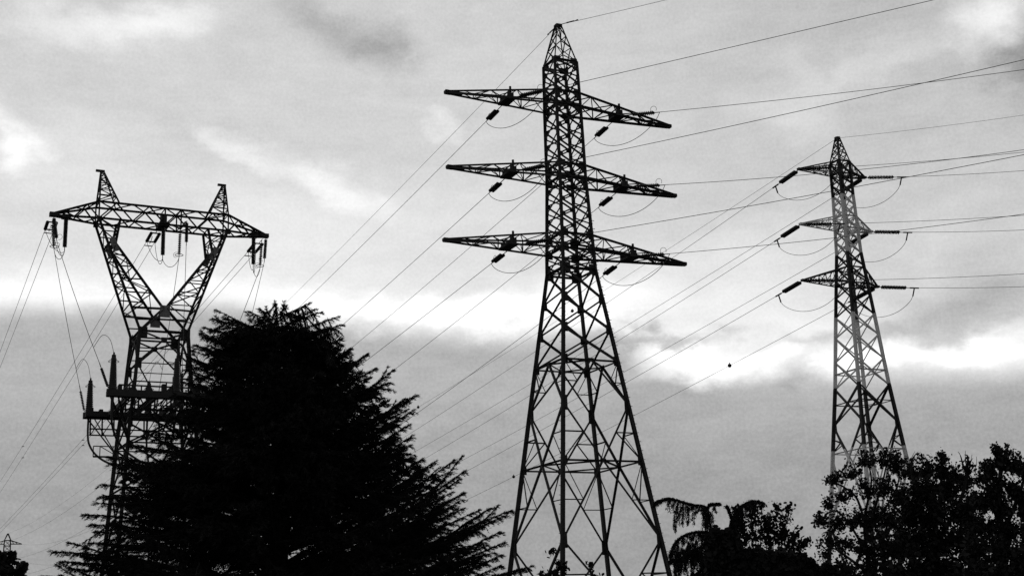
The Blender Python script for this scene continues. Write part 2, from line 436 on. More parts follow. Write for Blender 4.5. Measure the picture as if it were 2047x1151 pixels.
def left_pylon():
    root = thing('lattice_pylon', 'forked lattice pylon on the left carrying a cable platform behind the big cedar', 'pylon', L_LOC, L_YAW, 'lattice pylons')
    for k in 'LARB':
        mb = MB(); lev = [0, 4.7, 9.46, 14.5, 19.46, 23.4, 27.83]
        for z0, z1 in zip(lev[:-1], lev[1:]): mb.bar(lc(k, z0), lc(k, z1), .3, .06, ref=V(-SG[k][0], .0001, 0)); mb.bar(lc(k, z0), lc(k, z1), .24, .06, ref=V(.0001, -SG[k][1], 0))
        mb.build('leg', M_STEEL, root)
    for a, b in FACES:
        mb = MB(); n = V(SG[a][0] + SG[b][0], SG[a][1] + SG[b][1], 0) / 2; e = unit(lc(b, 20) - lc(a, 20))
        zs = [0, 4.7, 9.46, 14.5, 18.2, 21.0]
        for z0, z1 in zip(zs[:-1], zs[1:]):
            mb.bar(lc(a, z0), lc(b, z1), .15, ref=n); mb.bar(lc(b, z0) - n * .06, lc(a, z1) - n * .06, .15, ref=n)
            mb.bar(lc(a, z1), lc(b, z1), .12, ref=V(0, 0, 1))
        # between platform and waist
        zk = 25.0; mid = (lc(a, 27.1) + lc(b, 27.1)) / 2
        for c, sg in ((a, 1), (b, -1)):
            mb.bar(mid, lc(c, zk), .15, ref=n); mb.bar(lc(c, 27.83), mid, .15, ref=n)
            mb.plate(lc(c, zk) + e * sg * .12, e, V(0, 0, 1), .5, .9); mb.plate(lc(c, 27.7) + e * sg * .2, e, V(0, 0, 1), .8, .9)
            mb.bar(lc(c, zk), (lc(a, 22.2) + lc(b, 22.2)) / 2 + e * sg * -.7, .12, ref=n)
            mb.bar(lc(c, 26.0), (mid + lc(c, zk)) / 2, .08)
        mb.plate(mid, e, V(0, 0, 1), .5, .45)
        mb.bar(lc(a, 27.83), lc(b, 27.83), .17, ref=V(0, 0, 1)); mb.bar(lc(a, 27.2), lc(b, 27.2), .11, ref=V(0, 0, 1)); mb.bar(lc(a, zk), lc(b, zk), .08, ref=V(0, 0, 1))
        mb.build('face_bracing', M_STEEL, root)
    # the two arms of the fork
    zc, zkink = 29.85, 35.5
    for sg in (-1, 1):
        mb = MB()
        def outer(sv, z): t = (z - 27.83) / (ZB - 27.83); return V(sg * (2.0 + 3.62 * t), sv * (1.9 - .98 * t), z)
        def inner(sv, z):
            if z < zkink: t = (z - zc) / (zkink - zc); return V(sg * (.12 + 4.05 * t), sv * (1.93 - .75 * t), z)
            t = (z - zkink) / (ZB - zkink); return V(sg * (4.17 - .35 * t), sv * (1.18 - .26 * t), z)
        for sv in (-1, 1):
            mb.bar(outer(sv, 27.83), outer(sv, ZB), .19, ref=V(0, 1, 0)); mb.bar(inner(sv, zc), inner(sv, zkink), .19, ref=V(0, 1, 0)); mb.bar(inner(sv, zkink), inner(sv, ZB), .19, ref=V(0, 1, 0))
            zs = [27.83, 29.85, 31.2, 32.4, 33.5, 34.5, zkink]
            lowc = V(sg * .12, sv * 1.93, zc)
            mb.bar(outer(sv, 29.85), lowc, .17); mb.bar(outer(sv, 27.83), lowc, .2, ref=V(0, 1, 0))
            for i in range(1, len(zs) - 1):
                mb.bar(outer(sv, zs[i + 1]), inner(sv, zs[i + 1]), .1)
                x, y = (outer, inner) if i % 2 else (inner, outer)
                mb.bar(x(sv, zs[i]), y(sv, zs[i + 1]), .1)
            mb.bar(outer(sv, 28.8), V(sg * 1.0, sv * 1.9, 28.85), .1)
            mb.bar(outer(sv, zkink), inner(sv, 36.6), .09); mb.bar(outer(sv, 36.6), inner(sv, 36.6), .09); mb.bar(outer(sv, ZB), inner(sv, 36.6), .09)
            mb.plate(outer(sv, ZB - .1), V(1, 0, 0), V(0, 0, 1), .42, .5, .05)
        zs = [28.8, 30.2, 31.6, 33, 34.3, 35.5, 36.7, ZB]
        for i in range(len(zs) - 1):
            for fn in (outer, inner):
                if fn is inner and zs[i] < zc: continue
                x = 1 if i % 2 else -1
                mb.bar(fn(x, zs[i]), fn(-x, zs[i + 1]), .08); mb.bar(fn(1, zs[i + 1]), fn(-1, zs[i + 1]), .08)
        fa = mb.build('fork_arm', M_STEEL, root)
        for sv in (-1, 1):
            jp = MB(); jp.plate(inner(sv, zkink) * .8 + outer(sv, zkink) * .2 - V(0, sv * -.03, .1), V(sg * .4, 0, 1), V(1, 0, 0), 1.25, .5, .05); jp.build('joint_plate', M_LIT_PLATE, fa)
    mb = MB()
    for sv in (-1, 1):
        mb = MB(); mb.plate(V(0, sv * 1.96, zc - .25), V(1, 0, 0), V(0, 0, 1), .85, 1.05, .06); mb.build('crotch_plate', M_LIT_PLATE, root)
    mb = MB(); mb.bar(V(0, -1.93, zc), V(0, 1.93, zc), .1); mb.build('crotch_tie', M_STEEL, root)
    # beam
    mb = MB(); BU, BV, UT = 5.62, .92, 9.36
    def bp(u, sv, top):
        if abs(u) <= BU: return V(u, sv * BV, ZT if top else ZB)
        t = (abs(u) - BU) / (UT - BU)
        return V(u, sv * (BV * (1 - t) + .1 * t), (ZT * (1 - t) + (ZB + .22) * t) if top else ZB + .08 * t)
    us = [-UT, -8.5, -7.6, -6.6, -BU, -4.2, -2.8, -1.4, 0, 1.4, 2.8, 4.2, BU, 6.6, 7.6, 8.5, UT]
    for u0, u1 in ((-UT, -BU), (-BU, BU), (BU, UT)):
        for sv in (-1, 1):
            for top in (0, 1): mb.bar(bp(u0, sv, top), bp(u1, sv, top), .16)
    for i, (u0, u1) in enumerate(zip(us[:-1], us[1:])):
        x = i % 2
        for sv in (-1, 1): mb.bar(bp(u0, sv, x), bp(u1, sv, 1 - x), .11)
        for top in (0, 1): mb.bar(bp(u0, 1 if x else -1, top), bp(u1, -1 if x else 1, top), .085)
    for u in (-BU, 0, 1.4, BU):
        for sv in (-1, 1): mb.bar(bp(u, sv, 0), bp(u, sv, 1), .13)
        mb.bar(bp(u, -1, 0), bp(u, 1, 0), .1); mb.bar(bp(u, -1, 1), bp(u, 1, 1), .1)
    for sg in (-1, 1):
        mb.plate(V(sg * 9.2, 0, ZB + .15), V(1, 0, 0), V(0, 1, 0), .75, .5, .35)
        mb.plate(V(sg * 8.2, 0, ZB + .05), V(1, 0, 0), V(0, 1, 0), .7, .75, .3)
    mb.plate(V(.0, 0, ZB + .1), V(1, 0, 0), V(0, 1, 0), .9, 1.7, .3); mb.plate(V(.0, -.5, ZB + .5), V(1, 0, 0), V(0, 0, 1), .45, .8, .2)
    mb.bar(V(1.1, .92, ZB + .55), V(1.3, -1.1, ZB - .35), .13, kind='B'); mb.bar(V(2.2, .9, ZB + 1.0), V(1.3, -1.1, ZB - .35), .13, kind='B')
    mb.build('cross_beam', M_STEEL, root)
    # two peaks
    for sg in (-1, 1):
        mb = MB(); ap = V(sg * 5.37, 0, 42.3); fo = [V(sg * 5.62, -.92, ZT), V(sg * 5.62, .92, ZT), V(sg * 3.95, .92, ZT), V(sg * 3.95, -.92, ZT)]
        tp = [ap + V(x, y, 0) * .1 for x, y in ((sg, -1), (sg, 1), (-sg, 1), (-sg, -1))]
        P = lambda i, t: fo[i % 4] * (1 - t) + tp[i % 4] * t
        for i in range(4): mb.bar(P(i, 0), P(i, 1), .14)
        tt = [0, .2, .38, .55, .7, .83, .95]
        for j, (t0, t1) in enumerate(zip(tt[:-1], tt[1:])):
            for i in range(4):
                a, b = (i, i + 1) if j % 2 else (i + 1, i)
                mb.bar(P(a, t0), P(b, t1), .075); mb.bar(P(i, t1), P(i + 1, t1), .065)
        mb.plate(ap + V(-.18, 0, .02), V(1, 0, 0), V(0, 1, 0), .75, .22, .18)
        mb.build('peak', M_STEEL, root)
    # platform: beams round the body with a grating, brackets and a guard rail
    mb = MB(); PU, PV = 5.05, 5.7
    for sv in (-1, 1):
        mb.bar(V(-PU - .15, sv * PV, ZP), V(PU + .15, sv * PV, ZP), .4, .55, kind='B')
        mb.bar(V(-PU, sv * (PV - .9), ZP), V(PU, sv * (PV - .9), ZP), .25, .4, kind='B')
        mb.plate(V(0, sv * (PV - .45), ZP + .24), V(1, 0, 0), V(0, 1, 0), 2 * PU, 1.1, .06)
    for u in (-3.2, -1.1, 1.1, 3.2): mb.bar(V(u, -PV, ZP), V(u, PV, ZP), .22, .4, kind='B')
    for k in range(9): mb.bar(V(-2.6 + k * .65, -PV, ZP + .16), V(-2.6 + k * .65, PV, ZP + .16), .12, .06, kind='B')
    for u in (-5.05, 5.05): mb.bar(V(u, PV, ZP), V(u * .99, PV - .9, ZP), .2, .4, kind='B'); mb.bar(V(u, -PV, ZP), V(u * .99, -PV + .9, ZP), .2, .4, kind='B')
    pf = mb.build('cable_platform', M_STEEL, root)
    br = MB()
    for sv in (-1, 1):
        for u in (-4.6, -3.6, -2.6, -1.3, 0, 1.3, 2.6, 3.6, 4.6):
            br.bar(V(u, sv * (PV - .3), ZP - .2), V(u, sv * (PV - .5), ZP - 1.75), .12)
            br.bar(V(u, sv * (PV - .5), ZP - 1.75), V(u + .95, sv * (PV - .3), ZP - .2), .08)
        for dz in (-1.2, -1.75): br.bar(V(-4.7, sv * (PV - .5), ZP + dz), V(4.7, sv * (PV - .5), ZP + dz), .11)
        for sg in (-1, 1):
            br.bar(V(sg * 4.9, sv * (PV - .1), ZP - .2), V(sg * 2.6, sv * 2.9, ZP - 4.0), .13)
            br.bar(V(sg * 4.3, sv * (PV - .1), ZP - .2), V(sg * 2.6, sv * 2.9, ZP - 4.0), .11)
            br.bar(V(sg * 3.2, sv * PV, ZP - .2), V(sg * 2.55, sv * 2.55, ZP - 2.2), .12)
    br.build('platform_bracket', M_STEEL, pf)
    gr = MB(); q = 2.75
    cs = [V(-q, -q - .6, 0), V(q, -q - .6, 0), V(q, q, 0), V(-q, q, 0)]
    for i in range(4):
        a, b = cs[i], cs[(i + 1) % 4]
        for dz in (.62, 1.5): gr.bar(a + V(0, 0, ZP + dz), b + V(0, 0, ZP + dz), .1, kind='B')
        for k in range(4): p = a + (b - a) * k / 4; gr.bar(p + V(0, 0, ZP), p + V(0, 0, ZP + 1.5), .1, kind='B')
    for u, hh, ww in ((-4.1, .5, .5), (-3.3, .35, .7), (-1.9, .45, .3), (-.6, .75, .5), (-.1, .4, .9), (1.9, .5, .4), (2.9, .7, .4), (3.8, .4, .6)):
        gr.bar(V(u, -PV + .5, ZP + .2), V(u, -PV + .5, ZP + .2 + hh), ww, .3, kind='B'); gr.bar(V(u - .5, PV - .5, ZP + .2), V(u - .5, PV - .5, ZP + .2 + hh * .8), ww, .3, kind='B')
    gr.bar(V(-4.2, -PV + .45, ZP + .75), V(2.6, -PV + .45, ZP + .75), .12, kind='B')
    for u in (-4.2, -2.4, .5, 2.6): gr.bar(V(u, -PV + .45, ZP), V(u, -PV + .45, ZP + .75), .1, kind='B')
    gr.plate(V(1.0, -3.35, ZP + 1.05), V(1, 0, 0), V(0, 0, 1), .12, 1.0, .1)
    gr.bar(V(.55, -3.4, ZP + .62), V(.55, -3.4, ZP + 2.0), .12, kind='B'); gr.bar(V(.55, -3.4, ZP + 1.85), V(1.8, -3.4, ZP + 1.85), .13, kind='B')
    gr.build('guard_rail', M_STEEL, pf)
    # small lower gallery on the far left side
    ga = MB()
    for dz in (-3.85, -2.95): ga.bar(V(-4.55, 3.6, ZP + dz), V(-1.6, 3.6, ZP + dz), .08 if dz > -3 else .14, kind='B')
    for u in (-4.55, -4.0, -2.9, -2.0): ga.bar(V(u, 3.6, ZP - 3.85), V(u, 3.6, ZP - 2.95), .07, kind='B')
    ga.bar(V(-4.0, 3.6, ZP - 2.95), V(-2.4, 3.6, ZP - 3.85), .06, kind='B')
    ga.build('inspection_gallery', M_STEEL, root)
    # armoured cables curving from the sealing ends into the body
    for sv in (1, -1):
        for u0 in (-4.75, 0.3, 4.75):
            cb = MB(); sg = -1 if u0 < 0.5 else 1
            pts = [V(u0, sv * (PV - .1), ZP - .1), V(u0, sv * (PV - .1), ZP - 1.6), V(u0 * .97, sv * (PV - .3), ZP - 2.6), V(u0 * .86, sv * (PV - 1.0), ZP - 3.6), V(u0 * .66, sv * (PV - 2.0), ZP - 4.4), V(u0 * .4, sv * (PV - 3.3), ZP - 4.9), V(u0 * .1, sv * .9, ZP - 5.3), V(u0 * .05, sv * .6, ZP - 7.5), V(u0 * .05, sv * .6, .1)]
            cb.tube(smooth_curve(pts, 6), .095, 8)
            cb.build('power_cable', M_RUBBER, root)
    return root

def smooth_curve(pts, k):
    pts = [np.asarray(p, float) for p in pts]; out = []
    for i in range(len(pts) - 1):
        p0, p1, p2, p3 = pts[max(i - 1, 0)], pts[i], pts[i + 1], pts[min(i + 2, len(pts) - 1)]
        for j in range(k):
            t = j / k
            out.append(.5 * ((2 * p1) + (-p0 + p2) * t + (2 * p0 - 5 * p1 + 4 * p2 - p3) * t * t + (-p0 + 3 * p1 - 3 * p2 + p3) * t ** 3))
    out.append(pts[-1]); return out
left_pylon()

# ================================================================== INSULATOR STRINGS, CONDUCTORS, JUMPERS
def disc_profile(L, n, r, core=.05):
    pr = [(0, core)]; p = L / n
    for i in range(n):
        h = i * p
        pr += [(h + .1 * p, core), (h + .3 * p, r * .82), (h + .5 * p, r), (h + .72 * p, r * .9), (h + .8 * p, core)]
    pr.append((L, core)); return pr

def insulator(S, d, label, link=.7, L=2.1, tail=.5, gap=.3, r=.13, n=13, pair=True, horn=True, group='insulator strings', name='insulator_string', side=None, bars=.14):
    """tension string: starts at S, runs along d; returns the clamp point where the conductor begins"""
    d = unit(d); root = thing(name, label, 'insulator', S, 0, group)
    sd = unit(np.cross(d, V(0, 0, 1))) if side is None else unit(side)
    up = unit(np.cross(sd, d))
    if up[2] < 0: up = -up
    f = MB(); f.tube([V(0, 0, 0), d * link], .035, 6)
    if pair: f.plate(d * link, sd, d, gap + bars, .1, bars * .5)
    f.build('tower_link', M_STEEL, root)
    f = MB(); f.tube([d * (link + L), d * (link + L + tail)], .035, 6)
    if pair: f.plate(d * (link + L), sd, d, gap + bars, .12, bars * .5)
    f.build('tension_clamp', M_STEEL, root)
    for x in ((-1, 1) if pair else (0,)):
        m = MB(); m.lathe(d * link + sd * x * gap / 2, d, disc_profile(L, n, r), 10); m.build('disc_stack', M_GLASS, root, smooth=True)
    if horn:
        h = MB(); c0 = d * (link + L)
        pts = [c0 + up * (.05 + .24 * (1 - math.cos(t))) + d * (.24 * math.sin(t)) * -1 + sd * .12 * math.sin(t / 2) for t in np.linspace(0, 1.7 * PI, 16)]
        h.tube(pts, .018, 5); h.build('arcing_horn', M_WIRE, root)
    return S + d * (link + L + tail)

def parab(S, E, sag, n=48):
    S = np.asarray(S, float); E = np.asarray(E, float)
    return [S + (E - S) * t - V(0, 0, 4 * sag * t * (1 - t)) for t in np.linspace(0, 1, n) ** 1.0]

def fit_sag(S, E, mx, my, lo=0.0, hi=60.0):
    """how deep the line must hang to pass the place (mx, my) of the photo"""
    def err(sag):
        ts = np.linspace(0, 1, 800); P = S[None] + (E - S)[None] * ts[:, None]; P[:, 2] -= 4 * sag * ts * (1 - ts)
        xs, ys = pix(P); i = np.argmin(np.abs(xs - mx)); return ys[i] - my
    a, b = lo, hi
    if err(a) > 0: return lo, err(a)
    for _ in range(40):
        m = (a + b) / 2
        if err(m) > 0: b = m
        else: a = m
    return a, err(a)

def wire(pts, label, r=.022, group='overhead conductors', name='conductor', cat='power line'):
    o0 = pts[0]; m = MB(); m.tube([p - o0 for p in pts], r, 6)
    o = m.build(name, M_WIRE, loc=o0, smooth=True); tag(o, label, cat, group); return o

def curve_from(S, E, sag, skip, n=60):
    """points of the hanging line beyond the first skip metres"""
    L = np.linalg.norm(E - S); P = []
    for t in np.linspace(skip / L, 1, n): P.append(S + (E - S) * t - V(0, 0, 4 * sag * t * (1 - t)))
    return P
def tangent(S, E, sag):
    L = np.linalg.norm(E - S); return unit((E - S) / L - V(0, 0, 4 * sag / L))

def jumper(Pa, Pb, drop, label, r=.024, skew=0.0, n=30, group='jumper loops'):
    pts = []
    for t in np.linspace(0, 1, n):
        s = 4 * t * (1 - t); s = s ** .75
        pts.append(Pa + (Pb - Pa) * t - V(0, 0, drop * s))
    return wire(pts, label, r, group, 'jumper_loop', 'jumper cable')

def on_line(pts, px):
    """the point of a line seen at picture column px"""
    xs = [pix(p)[0] for p in pts]
    for i in range(len(xs) - 1):
        if (xs[i] - px) * (xs[i + 1] - px) <= 0:
            t = (px - xs[i]) / (xs[i + 1] - xs[i] + 1e-9); return pts[i] * (1 - t) + pts[i + 1] * t
    return pts[-1]

def marker_ball(P, label):
    m = MB(); R = .23
    m.lathe(V(0, 0, -R), V(0, 0, 1), [(R - R * math.cos(t), max(R * math.sin(t), .004)) for t in np.linspace(0, PI, 13)], 16)
    m.tube([V(0, 0, R - .03), V(0, 0, R + .12)], .06, 6)
    o = m.build('marker_ball', M_BALL, loc=P, smooth=True); tag(o, label, 'marker ball', 'aviation marker balls')

FAR_LOC = at(11, 1150, 520); FAR_LOC[2] = 0
FAR_YAW = C_YAW; FW = frame_of(FAR_LOC, FAR_YAW)
FTOP = float(at(11, 1066, 520)[2])
SIDE = {-1: 'left', 1: 'right'}
LEV = ['top', 'middle', 'bottom']
DBG = []

# ---- central pylon
C_A = {  # (side, level): place in the photo the line to the far left passes
    (-1, 0): (605, 608), (1, 0): (704, 694.7), (-1, 1): (683, 650), (1, 1): (790, 737.7), (-1, 2): (738, 717), (1, 2): (960, 733)}
C_B = {(-1, 0): (2300, -102), (1, 0): (2300, 103), (-1, 1): (2300, 60), (1, 1): (2300, 261), (-1, 2): (2300, 259), (1, 2): (2300, 390)}
C_Bm = {(-1, 0): (1500, 86), (1, 0): (1700, 184), (-1, 1): (1500, 244), (1, 1): (1545, 355), (-1, 2): (1453, 420), (1, 2): (1510, 492)}
zarm = [43.18, 36.91, 30.91]
for lv in range(3):
    for sd in (-1, 1):
        u = sd * 5.15; vv = .62
        arm = f'{LEV[lv]} {SIDE[sd]} arm of the tallest pylon'
        S = CW(V(u, vv, zarm[lv] - .06)); E = FW(V(sd * 4.4, 0, FTOP - 4.0 - 6 * lv))
        sag, er = fit_sag(S, E, *C_A[sd, lv]); DBG.append(('CA', sd, lv, sag, er))
        d = tangent(S, E, sag); Pa = insulator(S, d, f'double insulator string slanting down left under the {arm}', gap=.27, link=1.15, L=1.65, r=.14, n=11)
        wire(curve_from(S, E, sag, 3.3, 90), f'conductor running far down left from the {arm}')
        S2 = CW(V(u, -vv, zarm[lv] - .02))
        E2 = atz(*C_B[sd, lv], S2[2] - .3)
        sag2, er2 = fit_sag(S2, E2, *C_Bm[sd, lv]); DBG.append(('CB', sd, lv, sag2, er2, E2.round(1).tolist()))
        sag2 = min(sag2, 3)
        d2 = tangent(S2, E2, sag2); Pb = insulator(S2, d2, f'double insulator string pulling to the right along the {arm}', gap=.27, link=1.05, L=1.75, r=.14, n=11)
        wire(curve_from(S2, E2, sag2, 3.3), f'conductor leaving for the right edge from the {arm}')
        jumper(Pa, Pb, 1.55, f'thin jumper loop hanging below the {arm}')
top = CW(V(0, 0, 50.8))
E = FW(V(0, 0, FTOP)); sag, er = fit_sag(top, E, 575, 602); DBG.append(('Cearth', sag, er))
wire(parab(top, E, sag, 90), 'thin earth wire running down left from the tip of the tallest pylon', .017)
E2 = atz(2300, -260, 49.5); wire(parab(top, E2, .4), 'thin earth wire rising to the right from the tip of the tallest pylon', .017)
for dd, w in ((unit(E - top), 'left'), (unit(E2 - top), 'right')):
    m = MB(); m.lathe(V(0, 0, 0), dd, [(0, .03), (.8, .03), (.82, .055), (1.5, .055), (1.52, .025), (1.7, .025), (1.72, .05), (1.9, .05)], 6)
    o = m.build('wire_clamp', M_STEEL, loc=top); tag(o, f'small earth wire clamp on the {w} side of the tallest pylon tip', 'wire clamp', 'earth wire clamps')

# ---- right-hand pylon
R_A = {(-1, 0): (960, 776), (1, 0): (960, 827), (-1, 1): (960, 849), (1, 1): (926, 918.6), (-1, 2): (929, 943), (1, 2): (1027, 951)}
R_E = {(-1, 0): (-60, 1215), (1, 0): (-20, 1235), (-1, 1): (-60, 1245), (1, 1): (-20, 1265), (-1, 2): (-60, 1272), (1, 2): (-10, 1285)}
R_B = {(-1, 0): (2300, 274), (1, 0): (2300, 317), (-1, 1): (2300, 409), (1, 1): (2300, 443), (-1, 2): (2300, 528), (1, 2): (2300, 558)}
for lv in range(3):
    zl, zu, ql, qr = R_ARMS[lv]
    for sd in (-1, 1):
        q = ql if sd < 0 else qr
        arm = f'{LEV[lv]} {SIDE[sd]} arm of the banded pylon'
        S = RW0(V(sd * (q - .05), .1, zl)); E = at(*R_E[sd, lv], 700)
        sag, er = fit_sag(S, E, *R_A[sd, lv]); DBG.append(('RA', sd, lv, sag, er))
        d = tangent(S, E, sag)
        Pa = insulator(S, d, f'black insulator string slanting down left from the {arm}', link=.4, L=2.45, tail=.85, gap=.24, r=.185, n=16, horn=False)
        pts = curve_from(S, E, sag, 3.7, 110)
        wire(pts, f'conductor running far down left from the {arm}')
        if (sd, lv) == (1, 2):
            for bx, w in ((1459, 'below the white cloud right of the tallest pylon'), (1027, 'just left of the legs of the tallest pylon')):
                marker_ball(on_line(pts, bx), f'dark round marker ball {w}')
        S2 = RW0(V(sd * (q - .05), -.1, zl)); E2 = atz(*R_B[sd, lv], S2[2] - .3)
        d2 = tangent(S2, E2, .4); DBG.append(('RB', sd, lv, E2.round(1).tolist()))
        Pb = insulator(S2, d2, f'black insulator string pulling right from the {arm}', link=.4, L=2.45, tail=.85, gap=.24, r=.185, n=16, horn=False)
        wire(curve_from(S2, E2, .4, 3.7), f'conductor leaving for the right edge from the {arm}')
        for P, w, dd in ((Pa, 'left', d), (Pb, 'right', d2)):
            m = MB(); m.bar(-dd * .45, dd * .45, .11, kind='B'); m.bar(V(0, 0, 0), V(0, 0, -.85) - dd * .25, .11, kind='B')
            o = m.build('jumper_clamp', M_STEEL, loc=P); tag(o, f'T-shaped clamp ending the {w} string of the {arm}', 'clamp', 'jumper clamps')
        jumper(Pa + V(0, 0, -.85) - d * .25, Pb + V(0, 0, -.85) - d2 * .25, 1.5, f'thin jumper loop swinging under the {arm}')
top = RW0(V(0, 0, 49.45))
E = at(-60, 1190, 700); sag, er = fit_sag(top, E, 836, 814); DBG.append(('Rearth', sag, er))
pts = parab(top, E, sag, 400); wire(pts[::4], 'thin earth wire running down left from the tip of the banded pylon', .017)
for bx, w in ((1144, 'seen between the legs of the tallest pylon'), (836, 'at the edge of the big cedar')):
    marker_ball(on_line(pts, bx), f'dark round marker ball {w}')
E2 = atz(2300, 190, 50.6); wire(parab(top, E2, .3), 'thin earth wire rising to the right from the tip of the banded pylon', .015)

# ---- left-hand pylon: tension strings to the far left, droppers to the platform
def pothead(u, v, label):
    P = LW(V(u, v, ZP + .26)); root = thing('cable_sealing_end', label, 'sealing end', P, L_YAW, 'cable sealing ends on the platform')
    m = MB(); pr = []; n = 15; H = 2.45
    for i in range(n):
        h = .2 + H * i / n; r = .36 - .13 * i / n; pr += [(h, r * .82), (h + .05, r), (h + .1, r * .84)]
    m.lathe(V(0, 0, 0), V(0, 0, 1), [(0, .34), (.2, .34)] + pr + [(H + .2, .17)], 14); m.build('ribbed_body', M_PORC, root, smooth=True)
    m = MB(); m.lathe(V(0, 0, H + .2), V(0, 0, 1), [(0, .18), (.2, .17), (.22, .08), (.42, .07)], 10); m.build('terminal_cap', M_STEEL, root)
    m = MB(); m.tube([V(.42 * math.cos(t), .42 * math.sin(t), H - .15) for t in np.linspace(0, 2 * PI, 20)], .022, 5)
    for t in (0, PI): m.tube([V(.42 * math.cos(t), .42 * math.sin(t), H - .15), V(0, 0, H + .2)], .018, 5)
    m.build('grading_ring', M_STEEL, root)
    return P + V(0, 0, H + .62)
PH = {}
for nm, u in (('left', -4.72), ('middle', .35), ('right', 4.72)):
    for vn, v in (('near', -5.55), ('rear', 5.55)):
        PH[nm, vn] = pothead(u, v, f'tall ribbed cable sealing end at the {vn} {nm} of the raised platform')

def drop_wire(S, ph, label, corner):
    """tension insulator at the platform edge, conductor up to S and a tail looping to the sealing end"""
    A = corner; d = unit(S - A)
    P = insulator(A, d, f'ribbed insulator at the platform edge below the {label}', link=.15, L=1.75, tail=.5, r=.13, n=12, pair=False, horn=False)
    mid = [P + (S - P) * t + V(0, 0, -.25 * 4 * t * (1 - t)) for t in np.linspace(0, 1, 20)]
    wire(mid, label, .024, 'dropper conductors', 'dropper_conductor')
    L0 = P + d * 1.6; T = ph
    pts = smooth_curve([L0, L0 * .6 + T * .4 + V(0, 0, 1.15), L0 * .22 + T * .78 + V(0, 0, .95), T - V(0, 0, .15)], 8)
    wire(pts, f'looping tail joining the {label} to its sealing end', .02, 'dropper tails', 'dropper_tail', 'jumper cable')

